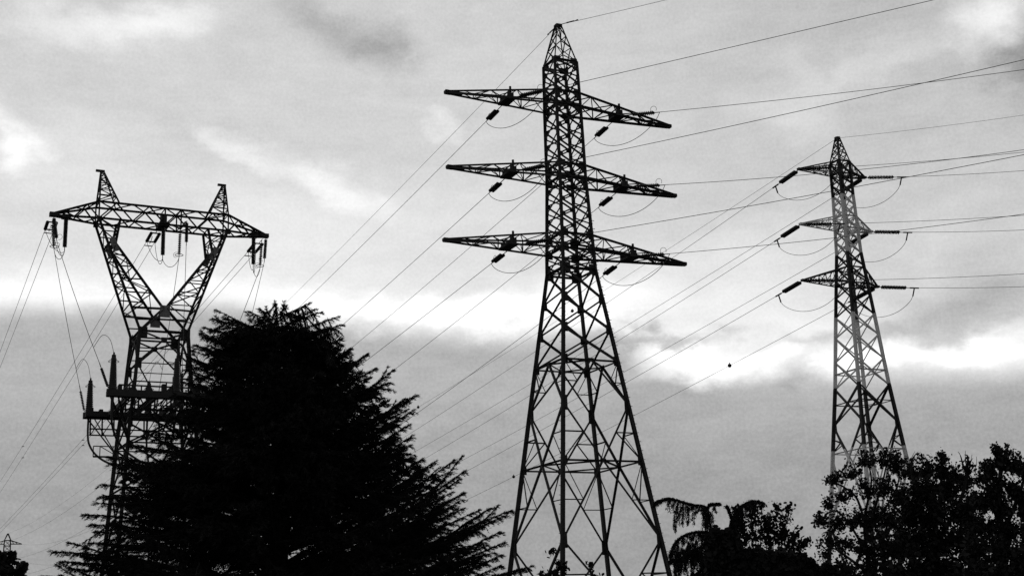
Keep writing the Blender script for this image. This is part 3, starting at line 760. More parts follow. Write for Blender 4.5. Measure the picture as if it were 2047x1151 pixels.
phases = [
    # name, u of hanging, tension string start u, far pixel points for two wires
    ('left', -9.2, [((83.5, 468), (0, 703)), ((97.6, 472), (0, 735))]),
    ('middle', -.35, [((231, 598), (0, 962)), ((236, 612), (0, 984))]),
    ('right', 9.1, [((490, 530), (0, 1056)), ((497, 532), (0, 1064))])]
for nm, u, wp in phases:
    beam = f'{nm} end of the forked beam' if nm != 'middle' else 'middle of the forked beam'
    S = LW(V(u, .25, ZB - .1)); Y = 430
    (m0, e0), (m1, e1) = wp
    def ext(m, e): k = (e[1] - m[1]) / (e[0] - m[0]); return (e[0] - 110, e[1] - 110 * k * .9)
    Ea, Eb = at(*ext(m0, e0), Y), at(*ext(m1, e1), Y); E = (Ea + Eb) / 2
    sag = 3.0; d = tangent(S, E, sag)
    P = insulator(S, d, f'wide framed double insulator string at the {beam}', link=1.2, L=2.3, tail=.5, gap=.72, r=.15, n=13, side=V(math.cos(L_YAW), math.sin(L_YAW), 0), bars=.2)
    sdv = V(math.cos(L_YAW), math.sin(L_YAW), 0)
    pair_lines = []
    for s_, EE, (mm, ee), w in ((-1, Ea, wp[0], 'outer'), (1, Eb, wp[1], 'inner')):
        P0 = P - d * .5 + sdv * s_ * .36
        sg_, er = fit_sag(P0, EE, *ee); DBG.append(('L', nm, s_, sg_, er))
        pair_lines.append(parab(P0, EE, sg_, 600)); wire(pair_lines[-1][::8], f'{w} of two conductors leaving down left from the {beam}', .022)
    a_, b_ = pair_lines[0][2], pair_lines[1][2]
    sm = MB(); sm.bar(a_ - a_, b_ - a_, .07, kind='B'); o = sm.build('spacer_bar', M_STEEL, loc=a_); tag(o, f'short spacer bar between two conductors near the {beam}', 'spacer', 'conductor spacers')
    for bx, w in {'middle': ((46, 'above the far left edge'),), 'right': ((166, 'left of the cable gallery'),)}.get(nm, ()):
        for ln, w2 in zip(pair_lines, ('outer', 'inner')):
            P_ = on_line(ln, bx); dm = MB(); dm.tube([V(0, 0, 0), V(0, 0, -.16)], .04, 6); dm.lathe(V(-.22, .12, -.16), V(.44, -.24, 0), [(0, .06), (.14, .06), (.15, .03), (.35, .03), (.36, .06), (.5, .06)], 6)
            o = dm.build('vibration_damper', M_STEEL, loc=P_); tag(o, f'small damper on the {w2} conductor of the pair {w}', 'damper', 'vibration dampers')
    # suspension posts and droppers
    if nm == 'left':
        a1 = LW(V(-9.25, -.2, ZB - .05)); d1 = unit(at(114, 484, a1[1]) - a1); a2 = LW(V(-9.3, .15, ZB - .3)); d2 = unit(at(107.5, 490, a2[1]) - a2); a3 = LW(V(-8.2, 0, ZB)); tgt = [(PH['left', 'near'], LW(V(-5.1, -5.75, ZP + .35)), 'near left dropper conductor'), (PH['left', 'rear'], LW(V(-5.1, 5.75, ZP + .35)), 'rear left dropper conductor')]
    elif nm == 'middle':
        a1 = LW(V(2.15, .2, ZB + .9)); d1 = V(0, 0, -1); a2 = LW(V(1.3, -1.1, ZB - .35)); d2 = V(-.02, 0, -1); a3 = LW(V(0, -.3, ZB)); tgt = [(PH['middle', 'near'], LW(V(.9, -5.0, ZP + .35)), 'near middle dropper conductor'), (PH['middle', 'rear'], LW(V(.9, 5.0, ZP + .35)), 'rear middle dropper conductor')]
    else:
        a1 = LW(V(9.3, -.2, ZB - .05)); d1 = unit(at(528, 526, a1[1]) - a1); a2 = LW(V(9.0, .1, ZB - .3)); d2 = unit(at(520, 530, a2[1]) - a2); a3 = LW(V(8.2, 0, ZB)); tgt = [(PH['right', 'near'], LW(V(5.0, -5.2, ZP + .35)), 'near right dropper conductor'), (PH['right', 'rear'], LW(V(5.0, 5.2, ZP + .35)), 'rear right dropper conductor')]
    q1 = insulator(a1, d1, f'thick leaning insulator hanging from the {beam}', link=.2, L=1.8, tail=.35, r=.17, n=16, pair=False)
    q2 = insulator(a2, d2, f'ribbed open-disc insulator hanging from the {beam}', link=.45, L=1.9, tail=.3, r=.15, n=11, pair=False)
    q3 = insulator(a3, V(0, 0, -1), f'thick straight black insulator hanging upright from the {beam}', link=.1, L=2.55, tail=.35, r=.2, n=24, pair=False)
    m = MB(); m.tube([V(.35 * math.cos(t), .35 * math.sin(t), 0) for t in np.linspace(0, 2 * PI, 18)], .03, 5)
    o = m.build('grading_ring', M_STEEL, loc=q2 + V(0, 0, .25)); tag(o, f'grading ring round the ribbed insulator at the {beam}', 'grading ring', 'grading rings')
    jumper(P - d * .6 - sdv * .36, q3, .75, f'shallow jumper loop to the upright insulator at the {beam}')
    jumper(P - d * .6 + sdv * .36, q3, 1.1, f'deep jumper loop to the upright insulator at the {beam}')
    jumper(q3, q2, .8, f'jumper loop between the two hanging insulators at the {beam}')
    for Q, (ph, cor, lb) in zip((q1, q2), tgt): drop_wire(Q, ph, lb, cor)
for x in DBG: print(x)

# ================================================================== THE TINY DISTANT PYLON
def far_pylon():
    root = thing('lattice_pylon', 'tiny distant lattice pylon above the bush in the bottom left corner', 'pylon', FAR_LOC, FAR_YAW, 'lattice pylons')
    H = FTOP; w = lambda z: float(np.interp(z, [0, H - 22, H - 4, H - 2.6, H], [3.6, 1.5, 1.15, 1.1, .15]))
    c = lambda k, z: V(SG[k][0] * w(z), SG[k][1] * w(z), z)
    zs = [0] + list(np.linspace(H - 22, H - 2.6, 10)) + [H]
    for k in 'LARB':
        mb = MB()
        for z0, z1 in zip(zs[:-1], zs[1:]): mb.bar(c(k, z0), c(k, z1), .26)
        mb.build('leg', M_STEEL, root)
    for a, b in FACES:
        mb = MB()
        for z0, z1 in zip(zs[:-1], zs[1:]):
            for p, q in ((a, b), (b, a)): mb.bar(c(p, z0), c(q, z1), .14)
            mb.bar(c(a, z1), c(b, z1), .2)
        mb.build('face_bracing', M_STEEL, root)
    for z in (H - 4, H - 10, H - 16):
        for sg in (-1, 1):
            mb = MB()
            for sv in (-1, 1):
                mb.bar(V(sg * w(z), sv * w(z), z), V(sg * 5.4, 0, z - .1), .24); mb.bar(V(sg * w(z), sv * w(z), z + 1.3), V(sg * 5.4, 0, z), .22)
                for t in (.3, .6): mb.bar(V(sg * (1.1 + 4.3 * t), sv * (1 - t), z), V(sg * (1.1 + 4.3 * (t - .15)), sv * (1.1 - t), z + 1.3 * (1.1 - t)), .12)
            mb.build('crossarm', M_STEEL, root)
far_pylon()
# ================================================================== TREES
UPZ = V(0, 0, 1)
def bez(p0, p1, p2, ts):
    ts = np.asarray(ts)[:, None]
    return p0 * (1 - ts) ** 2 + 2 * p1 * ts * (1 - ts) + p2 * ts ** 2

def norm_rows(A): return A / np.maximum(np.linalg.norm(A, axis=1, keepdims=True), 1e-9)

def needles(P, D, size, width):
    """small pointed blades at P along D"""
    n = len(P); R = norm_rows(rng.normal(size=(n, 3))); S = norm_rows(np.cross(D, R))
    s = (size * rng.uniform(.6, 1.25, n))[:, None]; w = (width * rng.uniform(.7, 1.3, n))[:, None]
    return np.stack([P - S * w, P + S * w, P + D * s], 1)

def bough(p0, p1, p2, twig_len, spacing, dens, blade, hang=0.0, width=.028, bare=.12, vs=.5, jit=.36, sp=.95):
    """one conifer bough: a curved axis with flat fans of needle sprays; returns blades"""
    L = np.linalg.norm(p1 - p0) + np.linalg.norm(p2 - p1)
    n = max(int(L / spacing), 4); ts = np.clip(np.linspace(bare, 1, n) + rng.normal(0, .3 / n, n), 0, 1)
    P = bez(p0, p1, p2, ts); T = norm_rows(2 * (1 - ts)[:, None] * (p1 - p0) + 2 * ts[:, None] * (p2 - p1))
    out = []
    for sg in (-1, 1):
        side = norm_rows(np.cross(T, np.tile(UPZ, (n, 1)))) * sg
        D = norm_rows(T * rng.uniform(.7, 1.3, (n, 1)) + side * rng.uniform(sp * .2, sp, (n, 1)) + UPZ * rng.uniform(-vs, vs * .75, (n, 1)) - UPZ * hang * rng.uniform(.5, 1.5, (n, 1)))
        ln = twig_len * (1.05 - .7 * ts) * rng.uniform(.45, 1.15, n)
        k = max(int(twig_len * dens), 3); f = (np.arange(k) + .5) / k
        Q = P[:, None] + D[:, None] * (ln[:, None] * f[None])[..., None] + (UPZ * (-.42 - hang * .2))[None, None] * ((ln[:, None] * f[None] ** 2))[..., None]
        Q = Q.reshape(-1, 3); DD = np.repeat(D, k, 0)
        for _ in range(2):
            J = norm_rows(DD + rng.normal(0, jit, Q.shape)); out.append(needles(Q + rng.normal(0, .018, Q.shape), J, blade, width))
    m = max(int(L * dens * 1.1), 6); t2 = rng.uniform(bare, 1, m); P2 = bez(p0, p1, p2, t2) + rng.normal(0, .02, (m, 3)); T2 = norm_rows(2 * (1 - t2)[:, None] * (p1 - p0) + 2 * t2[:, None] * (p2 - p1))
    out.append(needles(P2, norm_rows(T2 + rng.normal(0, .4, P2.shape)), blade, width))
    return np.concatenate(out)

# ---- the big cedar
def cedar():
    Y = 50.0
    base = at(565, 1340, Y); base[2] = 0
    top = at(553, 616, Y)
    axis = lambda z: base + (top - base) * min(z / top[2], 1.0)
    zpx = lambda py: float(at(560, py, Y)[2])
    root = thing('cedar_tree', 'large black spreading cedar in front of the forked pylon', 'tree', base)
    # silhouette widths (left, right) in metres from the trunk, by height
    ys = [606, 640, 690, 740, 795, 850, 905, 960, 1015, 1060, 1100, 1150, 1250]
    xl = [535, 440, 390, 385, 375, 330, 240, 225, 200, 200, 150, 100, 100]
    xr = [600, 660, 685, 740, 790, 810, 840, 890, 930, 960, 985, 990, 1000]
    zs = [zpx(y) for y in ys][::-1]
    Lm = [(560 - x) * Y / FPX for x in xl][::-1]; Rm = [(x - 560) * Y / FPX for x in xr][::-1]
    wid = lambda z, s: float(np.interp(z, zs, Lm if s < 0 else Rm))
    T = []; wood = MB()
    tr = [axis(z) + V(rng.normal(0, .04), rng.normal(0, .04), 0) for z in np.linspace(0, top[2] - .6, 14)]
    wood.tube(tr, .42, 10, r2=.05)
    def add(p0, p1, p2, fine=True, **k):
        p0 = np.asarray(p0); L = np.linalg.norm(p2 - p0)
        if fine: T.append(bough(p0, p1, p2, k.get('tw', min(.7, .14 * L + .2)), .13, 26, .1, width=.0105, hang=k.get('hang', 0.05), vs=.5, jit=.34, sp=.75))
        else: T.append(bough(p0, p1, p2, min(1.0, .25 * L + .25), .24, 12, .2, width=.024, hang=.08, vs=.6, jit=.4))
        wood.tube(bez(p0, p1, p2, np.linspace(0, 1, 8)), max(.02 + .011 * L, .03), 5, r2=.012)
    # boughs that draw the outline: (tip x, tip y, foot y on the trunk, how far it swings toward (-) or away (+), lift of the middle)
    tips = [(550, 603, 660, .1, .3), (520, 618, 670, -.6, .3), (572, 612, 660, .4, .3), (600, 618, 680, -.3, .2), (618, 606, 690, .3, -.1), (498, 622, 690, .4, .25),
            (470, 642, 700, -.5, .2), (425, 636, 730, .2, .4), (452, 636, 720, .6, .3), (410, 655, 740, -.4, .3), (405, 668, 750, .5, .2), (392, 690, 770, -.7, .2), (640, 625, 720, -.6, .0), (672, 634, 740, .4, -.15), (682, 650, 750, -.4, .0),
            (655, 668, 750, .7, .1), (676, 690, 780, -.6, .1), (700, 698, 790, .3, .0), (733, 708, 800, -.3, -.2), (722, 716, 810, .5, -.1), (748, 738, 830, -.6, .0), (783, 742, 840, .3, -.05), (735, 758, 840, .8, .1), (775, 765, 850, -.5, .1),
            (380, 715, 800, .5, .2), (375, 740, 820, -.5, .2), (372, 765, 840, .4, .25), (350, 790, 860, -.6, .3), (330, 815, 880, .3, .3),
            (828, 790, 900, -.3, -.35), (815, 800, 890, .5, -.1), (822, 822, 900, -.6, -.1), (795, 835, 900, .8, .0), (815, 850, 920, .3, .0), (822, 872, 940, -.4, .0), (820, 890, 950, .5, .05), (800, 915, 960, -.7, .1),
            (842, 918, 990, .2, -.1), (865, 925, 1000, -.5, -.1), (905, 922, 1030, .3, -.2), (927, 942, 1040, -.4, -.15), (915, 960, 1040, .6, -.1), (925, 985, 1060, -.3, .1), (920, 1000, 1070, .4, .1), (900, 1015, 1080, -.5, .1),
            (300, 862, 930, .4, .3), (262, 892, 960, -.4, .4), (218, 914, 1000, .3, .45), (225, 925, 1010, -.4, .3), (240, 945, 1020, .6, .3), (205, 968, 1050, .2, .4), (202, 992, 1060, -.5, .4), (230, 1005, 1070, .7, .3),
            (167, 1028, 1100, -.3, .5), (185, 1048, 1110, .4, .4), (195, 1062, 1120, -.5, .3), (183, 1084, 1140, .5, .3), (108, 1102, 1190, -.3, .6), (122, 1122, 1200, .4, .5), (140, 1136, 1210, -.5, .4), (82, 1150, 1240, .2, .5), (105, 1168, 1250, -.6, .4),
            (920, 1018, 1100, .3, .1), (955, 1020, 1120, -.4, .2), (978, 1016, 1120, .3, .1), (1022, 1019, 1150, -.3, .25), (1008, 1030, 1150, .4, .3), (1000, 1062, 1170, -.4, .3), (1005, 1085, 1190, .5, .2), (1000, 1110, 1200, -.3, .2), (1002, 1130, 1220, .3, .2), (985, 1150, 1230, -.5, .2),
            (1058, 1133, 1260, -.2, .7), (1040, 1140, 1270, .3, .6), (1050, 1165, 1290, -.4, .5)]
    for x, y, fy, sw, lift in tips:
        fy = max(fy, y + rng.uniform(.38, .62) * (x - 560)) if x > 640 else fy; fy = y + 16 + .22 * abs(x - 553) if y < 662 else fy; z0 = zpx(min(fy, 1300)); p0 = axis(z0); hi = .34 if y < 662 else 0; p2 = at(x, y, Y + sw * 1.6)
        L = np.linalg.norm(p2 - p0); lift = .12 if y < 662 else lift; p1 = p0 * .45 + p2 * .55 + V(0, sw * .5, lift * .2 * min(L, 5) - (.3 if x > 700 else 0))
        add(p0, p1, p2)
        # a companion spray forking off
        for _ in range(7):
            t = rng.uniform(.3, .85); q0 = bez(p0, p1, p2, [t])[0]
            q2 = q0 + (p2 - q0) * rng.uniform(.45, .84) + rng.normal(0, 1, 3) * V(.2, .7, .36) - V(0, 0, rng.uniform(-.1 + hi, .6 + hi * 1.5))
            add(q0, (q0 + q2) / 2 + V(0, 0, rng.uniform(-.3, .22)), q2)
    # the rest of the crown all round the trunk
    for i in range(440):
        z = zs[0] * .5 + (top[2] * .985 - zs[0] * .5) * rng.uniform(0, 1) ** .75
        a = rng.uniform(0, 2 * PI); sx = math.cos(a)
        rise = rng.uniform(.1, .8) if sx > 0 else rng.uniform(-.05, .55)
        if z < zpx(850) and sx < .1 and rng.uniform() < .3: continue
        ext = wid(z, sx) * (abs(sx) ** 2) + (1 - abs(sx) ** 2) * .5 * (wid(z, -1) + wid(z, 1))
        R = ext * rng.uniform(.55, .93) * .97
        if abs(sx) > .5: R = min(R, ext * (.84 if sx > 0 else .84))
        p2 = axis(z) + V(R * sx, R * math.sin(a), R * rise * .35); p2[2] = min(p2[2], top[2] - .75 - .3 * R)
        p0 = axis(max(z - R * rise * .75, .8))
        add(p0, (p0 + p2) / 2 + V(0, 0, R * rng.uniform(-.08, .12)), p2, fine=False)
        for _ in range(2):
            t = rng.uniform(.3, .7); q0 = bez(p0, (p0 + p2) / 2, p2, [t])[0]
            aa = a + rng.normal(0, .6); q2 = q0 + V(math.cos(aa), math.sin(aa), rng.uniform(-.35, .35)) * R * (1 - t) * rng.uniform(.6, 1.0)
            add(q0, (q0 + q2) / 2 + V(0, 0, .05), q2, fine=False)
    A = np.concatenate(T); print('cedar blades', len(A))
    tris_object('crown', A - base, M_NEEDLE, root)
    wood.v = [tuple(np.array(v) - base) for v in wood.v]
    wood.build('trunk', M_BARK, root, smooth=True)
cedar()

# ---- the weeping cedar right of the tallest pylon
def weeping():
    Y = 42.0; base = at(1452, 1300, Y); base[2] = 0
    root = thing('weeping_cedar', 'low weeping cedar with curtains of drooping foliage beside the legs of the tallest pylon', 'tree', base)
    T = []; wood = MB()
    W_ = lambda x, y, dy=0.0: at(x, y, Y + dy)
    def arch(pts, r0=.06, curtain=.6, dens=9, far=1.0, t0=0.0):
        P = smooth_curve(pts, 10); wood.tube(P, r0, 6, r2=.015); n = len(P)
        for i in range(int(n * t0), n):
            T.append(bough(P[i - 1] if i else P[i], P[i], P[i] + unit(P[min(i + 1, n - 1)] - P[i - 1 if i else 0]) * .1, .14, .05, 30, .07, hang=.3, width=.015, bare=0))
            for _ in range(1 + (rng.uniform() < .45)):
                p = P[i] + rng.normal(0, .05, 3) * V(1, 2, .3)
                ln = curtain * rng.uniform(.12, 1.1) * (.35 + .65 * abs(math.sin(i * .55 + len(P))))
                q = p + V(rng.normal(-.04, .06), rng.normal(0, .15), -ln)
                T.append(bough(p, (p + q) / 2 + rng.normal(0, .04, 3), q, .17, .06, 28, .085, hang=.6, width=.017, bare=0))
    def strand(x0, y0, x1, y1, n=3, dy=0.0, tw=.1):
        for _ in range(n - 1 if n > 3 else n):
            p = W_(x0 + rng.normal(0, 2.2), y0, dy + rng.normal(0, .25)); q = W_(x1 + rng.normal(0, 2.5), y1 - abs(rng.normal(0, 14)) * min(1, (y1 - y0) / 30), dy + rng.normal(0, .25))
            c = (p + q) / 2 + V(rng.normal(0, .05), 0, rng.normal(0, .04)); wood.tube(bez(p, c, q, np.linspace(0, 1, 5)), .01, 4, r2=.005)
            T.append(bough(p, c, q, tw * rng.uniform(.7, 1.3), .07, 28, .07, hang=.5, width=.012, bare=0))
    def limb(pts, r0, fuzz=.12):
        P = smooth_curve(pts, 10); wood.tube(P, r0, 6, r2=.012)
        for i in range(0, len(P) - 2): T.append(bough(P[i], P[i + 1], P[i + 2], fuzz * rng.uniform(.5, 1.3), .05, 30, .07, hang=.25, width=.014, bare=0))
    limb([W_(1425, 1075), W_(1418, 1040), W_(1412, 1014), W_(1385, 1008), W_(1356, 1000), W_(1336, 996), W_(1316, 1001), W_(1308, 1008)], .04, .1)
    limb([W_(1412, 1020), W_(1418, 1009), W_(1428, 1007), W_(1438, 1007)], .02, .08)
    for s in ((1318, 1002, 1310, 1012, 2), (1326, 999, 1322, 1008, 1), (1338, 1000, 1335, 1024, 4), (1346, 1001, 1345, 1022, 3), (1357, 1003, 1351, 1063, 4), (1363, 1006, 1357, 1052, 3), (1368, 1007, 1364, 1054, 4), (1375, 1009, 1375, 1056, 4), (1381, 1009, 1378, 1036, 3), (1388, 1010, 1386, 1052, 3), (1396, 1011, 1395, 1024, 3),
              (1403, 1012, 1402, 1030, 4), (1408, 1014, 1409, 1066, 7), (1414, 1018, 1416, 1068, 7), (1421, 1022, 1422, 1070, 4), (1428, 1012, 1430, 1024, 3)): strand(*s)
    limb([W_(1435, 1075), W_(1418, 1064), W_(1400, 1062), W_(1380, 1065), W_(1360, 1074), W_(1347, 1090), W_(1341, 1112), W_(1340, 1122)], .03, .08)
    for s in ((1344, 1096, 1342, 1124, 4), (1350, 1086, 1345, 1128, 4), (1356, 1078, 1354, 1106, 3), (1363, 1072, 1364, 1094, 3), (1372, 1068, 1371, 1088, 3), (1381, 1066, 1383, 1092, 4), (1388, 1066, 1389, 1094, 4), (1397, 1064, 1397, 1096, 4), (1405, 1064, 1405, 1100, 6), (1412, 1066, 1412, 1100, 6)): strand(*s)
    limb([W_(1430, 1100, -.4), W_(1400, 1094, -.5), W_(1376, 1104, -.5), W_(1357, 1124, -.4), W_(1350, 1142, -.4)], .03, .1)
    for s in ((1356, 1126, 1350, 1150, 4), (1364, 1118, 1360, 1140, 4), (1372, 1110, 1370, 1134, 5), (1382, 1104, 1380, 1136, 6), (1392, 1100, 1392, 1140, 7), (1402, 1098, 1402, 1140, 8), (1412, 1098, 1412, 1140, 8)): strand(*s, dy=-.4, tw=.12)
    for _ in range(34):
        x = rng.uniform(1352, 1412); y = rng.uniform(1078, 1112) + max(0, 1372 - x) * .8; strand(x, y, x - 2, y + rng.uniform(20, 48), 2, rng.normal(0, .4), .14)
    limb([W_(1458, 1085), W_(1459, 1055), W_(1466, 1032), W_(1474, 1017), W_(1487, 1008), W_(1500, 1002), W_(1512, 1002), W_(1525, 1005)], .06, .09)
    for s in ((1460, 1050, 1460, 1080, 6), (1465, 1036, 1466, 1080, 8), (1471, 1024, 1472, 1084, 9), (1477, 1016, 1478, 1084, 8), (1483, 1012, 1485, 1070, 6), (1489, 1008, 1491, 1046, 4), (1496, 1005, 1497, 1030, 3), (1503, 1003, 1504, 1022, 3), (1512, 1003, 1513, 1016, 2), (1520, 1004, 1522, 1014, 2)): strand(*s)
    limb([W_(1462, 1050), W_(1462, 1035), W_(1458, 1022), W_(1454, 1013)], .012, .12)
    # dense middle of the crown
    for i in range(190):
        x = rng.uniform(1380, 1482); y = rng.uniform(1085 + (1445 - x) * .95 if x < 1445 else 1070, 1260); p = W_(x, y, rng.normal(0, .8))
        a = rng.uniform(0, 2 * PI); q = p + V(math.cos(a) * .6, math.sin(a) * .6, -rng.uniform(.2, .7))
        T.append(bough(p, (p + q) / 2 + V(0, 0, .15), q, .45, .11, 18, .13, hang=.5, width=.03, bare=0))
    for x0, y0, x1, y1 in ((1452, 1290, 1430, 1085), (1455, 1290, 1459, 1085)):
        wood.tube([W_(x0, y0), W_((x0 + x1) / 2, (y0 + y1) / 2), W_(x1, y1)], .16, 8, r2=.02)
    b2 = W_(1452, 1150); wood.tube([base, W_(1452, 1290)], .2, 8)
    A = np.concatenate(T); print('weeping', len(A))
    tris_object('crown', A - base, M_NEEDLE, root)
    wood.v = [tuple(np.array(v) - base) for v in wood.v]; wood.build('trunk', M_BARK, root, smooth=True)
weeping()

# ---- broadleaved trees
def leaves(P, size, flat=.35, k=6):
    """rounded leaves with random tilt at P -> k-gons"""
    n = len(P); N = norm_rows(rng.normal(size=(n, 3)) + V(0, 0, flat)); a = norm_rows(np.cross(N, norm_rows(rng.normal(size=(n, 3))))); b = np.cross(N, a)
    s = size * rng.uniform(.4, 1.5, n)
    ang = np.linspace(0, 2 * PI, k, endpoint=False)
    return P[:, None] + (a[:, None] * np.cos(ang)[None, :, None] * .62 + b[:, None] * np.sin(ang)[None, :, None] * .4) * s[:, None, None]

def broadleaf(name, label, base, limbs, clumps, leaf, per, group=None, cat='tree', trunk=.12, stem=None, core=None):
    """limbs: list of point lists (wood); clumps: (centre, radius xyz, twigs). Twigs grow from the clump's limb and carry leaves."""
    root = thing(name, label, cat, base, 0, group); wood = MB(); LP = []
    for pts, r0, r1 in limbs: wood.tube(smooth_curve(pts, 5), r0, 6, r2=r1)
    for c, rad, nt in clumps:
        c = np.asarray(c, float); rad = np.asarray(rad, float)
        for _ in range(nt):
            d = unit(rng.normal(size=3)); q = c + d * rad * rng.uniform(.35, 1.0) ** .6
            p = c - V(0, 0, rad[2] * .5) + rng.normal(0, .15, 3) * rad
            mid = (p + q) / 2 + rng.normal(0, .12, 3) * rad
            wood.tube(bez(p, mid, q, np.linspace(0, 1, 5)), .014, 4, r2=.005, cap=False)
            m = rng.poisson(per); t = rng.uniform(.3, 1.05, m)
            LP.append(bez(p, mid, q, t) + rng.normal(0, .075, (m, 3)))
    P = np.concatenate(LP); T = leaves(P, leaf)
    if core is not None: T = np.concatenate([T, leaves(core, leaf * 1.5)])
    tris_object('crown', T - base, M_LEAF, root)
    wood.v = [tuple(np.array(v) - base) for v in wood.v]; wood.build('trunk' if cat == 'tree' else 'stems', M_BARK, root, smooth=True)
    print(name, len(T)); return root

def clump_px(lst, Y, px2m, dy=.8):
    out = []
    for x, y, rx, ry, nt in lst:
        out.append((at(x, y, Y + rng.normal(0, dy)), (rx * px2m, (rx + ry) * .5 * px2m * 1.1, ry * px2m), nt))
    return out

Y = 40.0; K = Y / FPX
base = at(1735, 1330, Y); base[2] = 0
w = lambda x, y, dy=0.0: at(x, y, Y + dy)
lim = [([base, w(1738, 1200), w(1735, 1100)], .11, .075), ([w(1735, 1120), w(1728, 1040, .3), w(1742, 960, .3), w(1728, 905, .2)], .06, .015), ([w(1735, 1110), w(1700, 1050, -.3), w(1668, 1020, -.4), w(1640, 1040, -.3)], .045, .012),
       ([w(1738, 1080), w(1715, 1000, .2), w(1690, 975, .2), w(1668, 965, .2), w(1642, 958, .2)], .045, .012), ([w(1738, 1050), w(1765, 960), w(1775, 910)], .045, .015), ([w(1730, 1140), w(1690, 1110, -.3), w(1665, 1095, -.3), w(1645, 1100)], .05, .012),
       ([w(1735, 1180), w(1690, 1150), w(1655, 1140)], .06, .012), ([w(1740, 1060), w(1790, 980), w(1800, 930)], .045, .012)]
cl = [(1730, 915, 30, 22, 15), (1700, 940, 26, 20, 11), (1668, 952, 22, 20, 9), (1650, 958, 15, 10, 3), (1765, 915, 26, 24, 16), (1795, 925, 24, 26, 18), (1690, 985, 30, 24, 13), (1660, 1000, 16, 22, 9), (1730, 975, 28, 28, 18), (1765, 970, 30, 28, 22),
      (1645, 1035, 20, 22, 17), (1672, 1040, 24, 24, 17), (1705, 1035, 28, 28, 19), (1740, 1030, 30, 30, 28), (1780, 1030, 30, 34, 34), (1660, 1078, 16, 20, 9), (1690, 1085, 24, 22, 14), (1725, 1090, 26, 26, 24), (1770, 1090, 34, 34, 40), (1650, 1105, 14, 14, 6), (1655, 1130, 18, 16, 8), (1640, 1085, 10, 8, 2), (1690, 1130, 24, 22, 16), (1735, 1140, 30, 26, 26), (1785, 1150, 34, 34, 36), (1690, 1180, 40, 30, 30), (1750, 1190, 40, 30, 34)]
core = np.concatenate([at(1785, 1110, Y) + rng.normal(size=(420, 3)) * V(26, 30, 45) * K, at(1755, 1165, Y) + rng.normal(size=(600, 3)) * V(36, 30, 26) * K, at(1760, 1060, Y) + rng.normal(size=(250, 3)) * V(24, 30, 40) * K])
broadleaf('broadleaf_tree', 'loose leafy tree in front of the base of the banded pylon', base, lim, clump_px(cl, Y, K, .35), .076, 17, 'leafy trees at the right', core=core)

def shoots(lst, Y):
    out = []
    for x0, y0, x1, y1 in lst:
        a, b = at(x0, y0, Y), at(x1, y1, Y); out.append(([a, (a + b) / 2 + rng.normal(0, .03, 3), b], .016, .006))
    return out
Y = 42.0; K = Y / FPX
base = at(1870, 1330, Y); base[2] = 0
lim = [([base, w(1870, 1180), w(1868, 1060)], .2, .12), ([w(1868, 1080), w(1835, 1000), w(1822, 930), w(1832, 905)], .09, .012), ([w(1868, 1060), w(1880, 980), w(1882, 915)], .09, .012), ([w(1868, 1090), w(1920, 1000), w(1935, 920), w(1928, 908)], .09, .01), ([w(1835, 960), w(1845, 925), w(1838, 908)], .03, .008), ([w(1930, 960), w(1940, 925), w(1945, 915)], .02, .006), ([w(1930, 950), w(1922, 915), w(1915, 902)], .02, .006)]
lim += shoots([(1880, 940, 1883, 898), (1855, 940, 1850, 912), (1905, 950, 1912, 925), (1925, 940, 1918, 905), (1932, 935, 1930, 900), (1938, 940, 1943, 908), (1946, 940, 1952, 912), (1820, 935, 1829, 902), (1832, 920, 1840, 903)], Y)
cl = [(1822, 940, 22, 22, 22), (1855, 935, 20, 20, 20), (1882, 935, 16, 24, 24), (1883, 912, 5, 12, 5), (1905, 950, 18, 18, 18), (1835, 912, 7, 9, 2), (1932, 930, 20, 22, 4), (1925, 962, 24, 24, 20), (1845, 975, 34, 30, 50), (1890, 975, 34, 30, 50), (1820, 1020, 30, 34, 46), (1865, 1020, 38, 34, 66), (1920, 1015, 34, 34, 52), (1830, 1080, 36, 38, 60), (1885, 1075, 38, 36, 60), (1930, 1080, 30, 36, 30), (1840, 1140, 40, 36, 60), (1900, 1140, 40, 36, 60), (1870, 1200, 60, 40, 50), (1942, 1000, 20, 24, 26), (1945, 1045, 22, 26, 32), (1945, 1110, 24, 30, 34), (1805, 1080, 20, 40, 34), (1800, 990, 16, 26, 20), (1945, 1160, 30, 20, 26)]
core = np.concatenate([at(1865, 1060, Y) + rng.normal(size=(700, 3)) * V(42, 45, 42) * K, at(1890, 1150, Y) + rng.normal(size=(1100, 3)) * V(66, 40, 30) * K, at(1880, 1180, Y) + rng.normal(size=(500, 3)) * V(60, 45, 55) * K])
broadleaf('broadleaf_tree', 'dense dark leafy tree between the loose leafy tree and the frame edge tree', base, lim, clump_px(cl, Y, K, .6), .082, 25, 'leafy trees at the right', core=core)

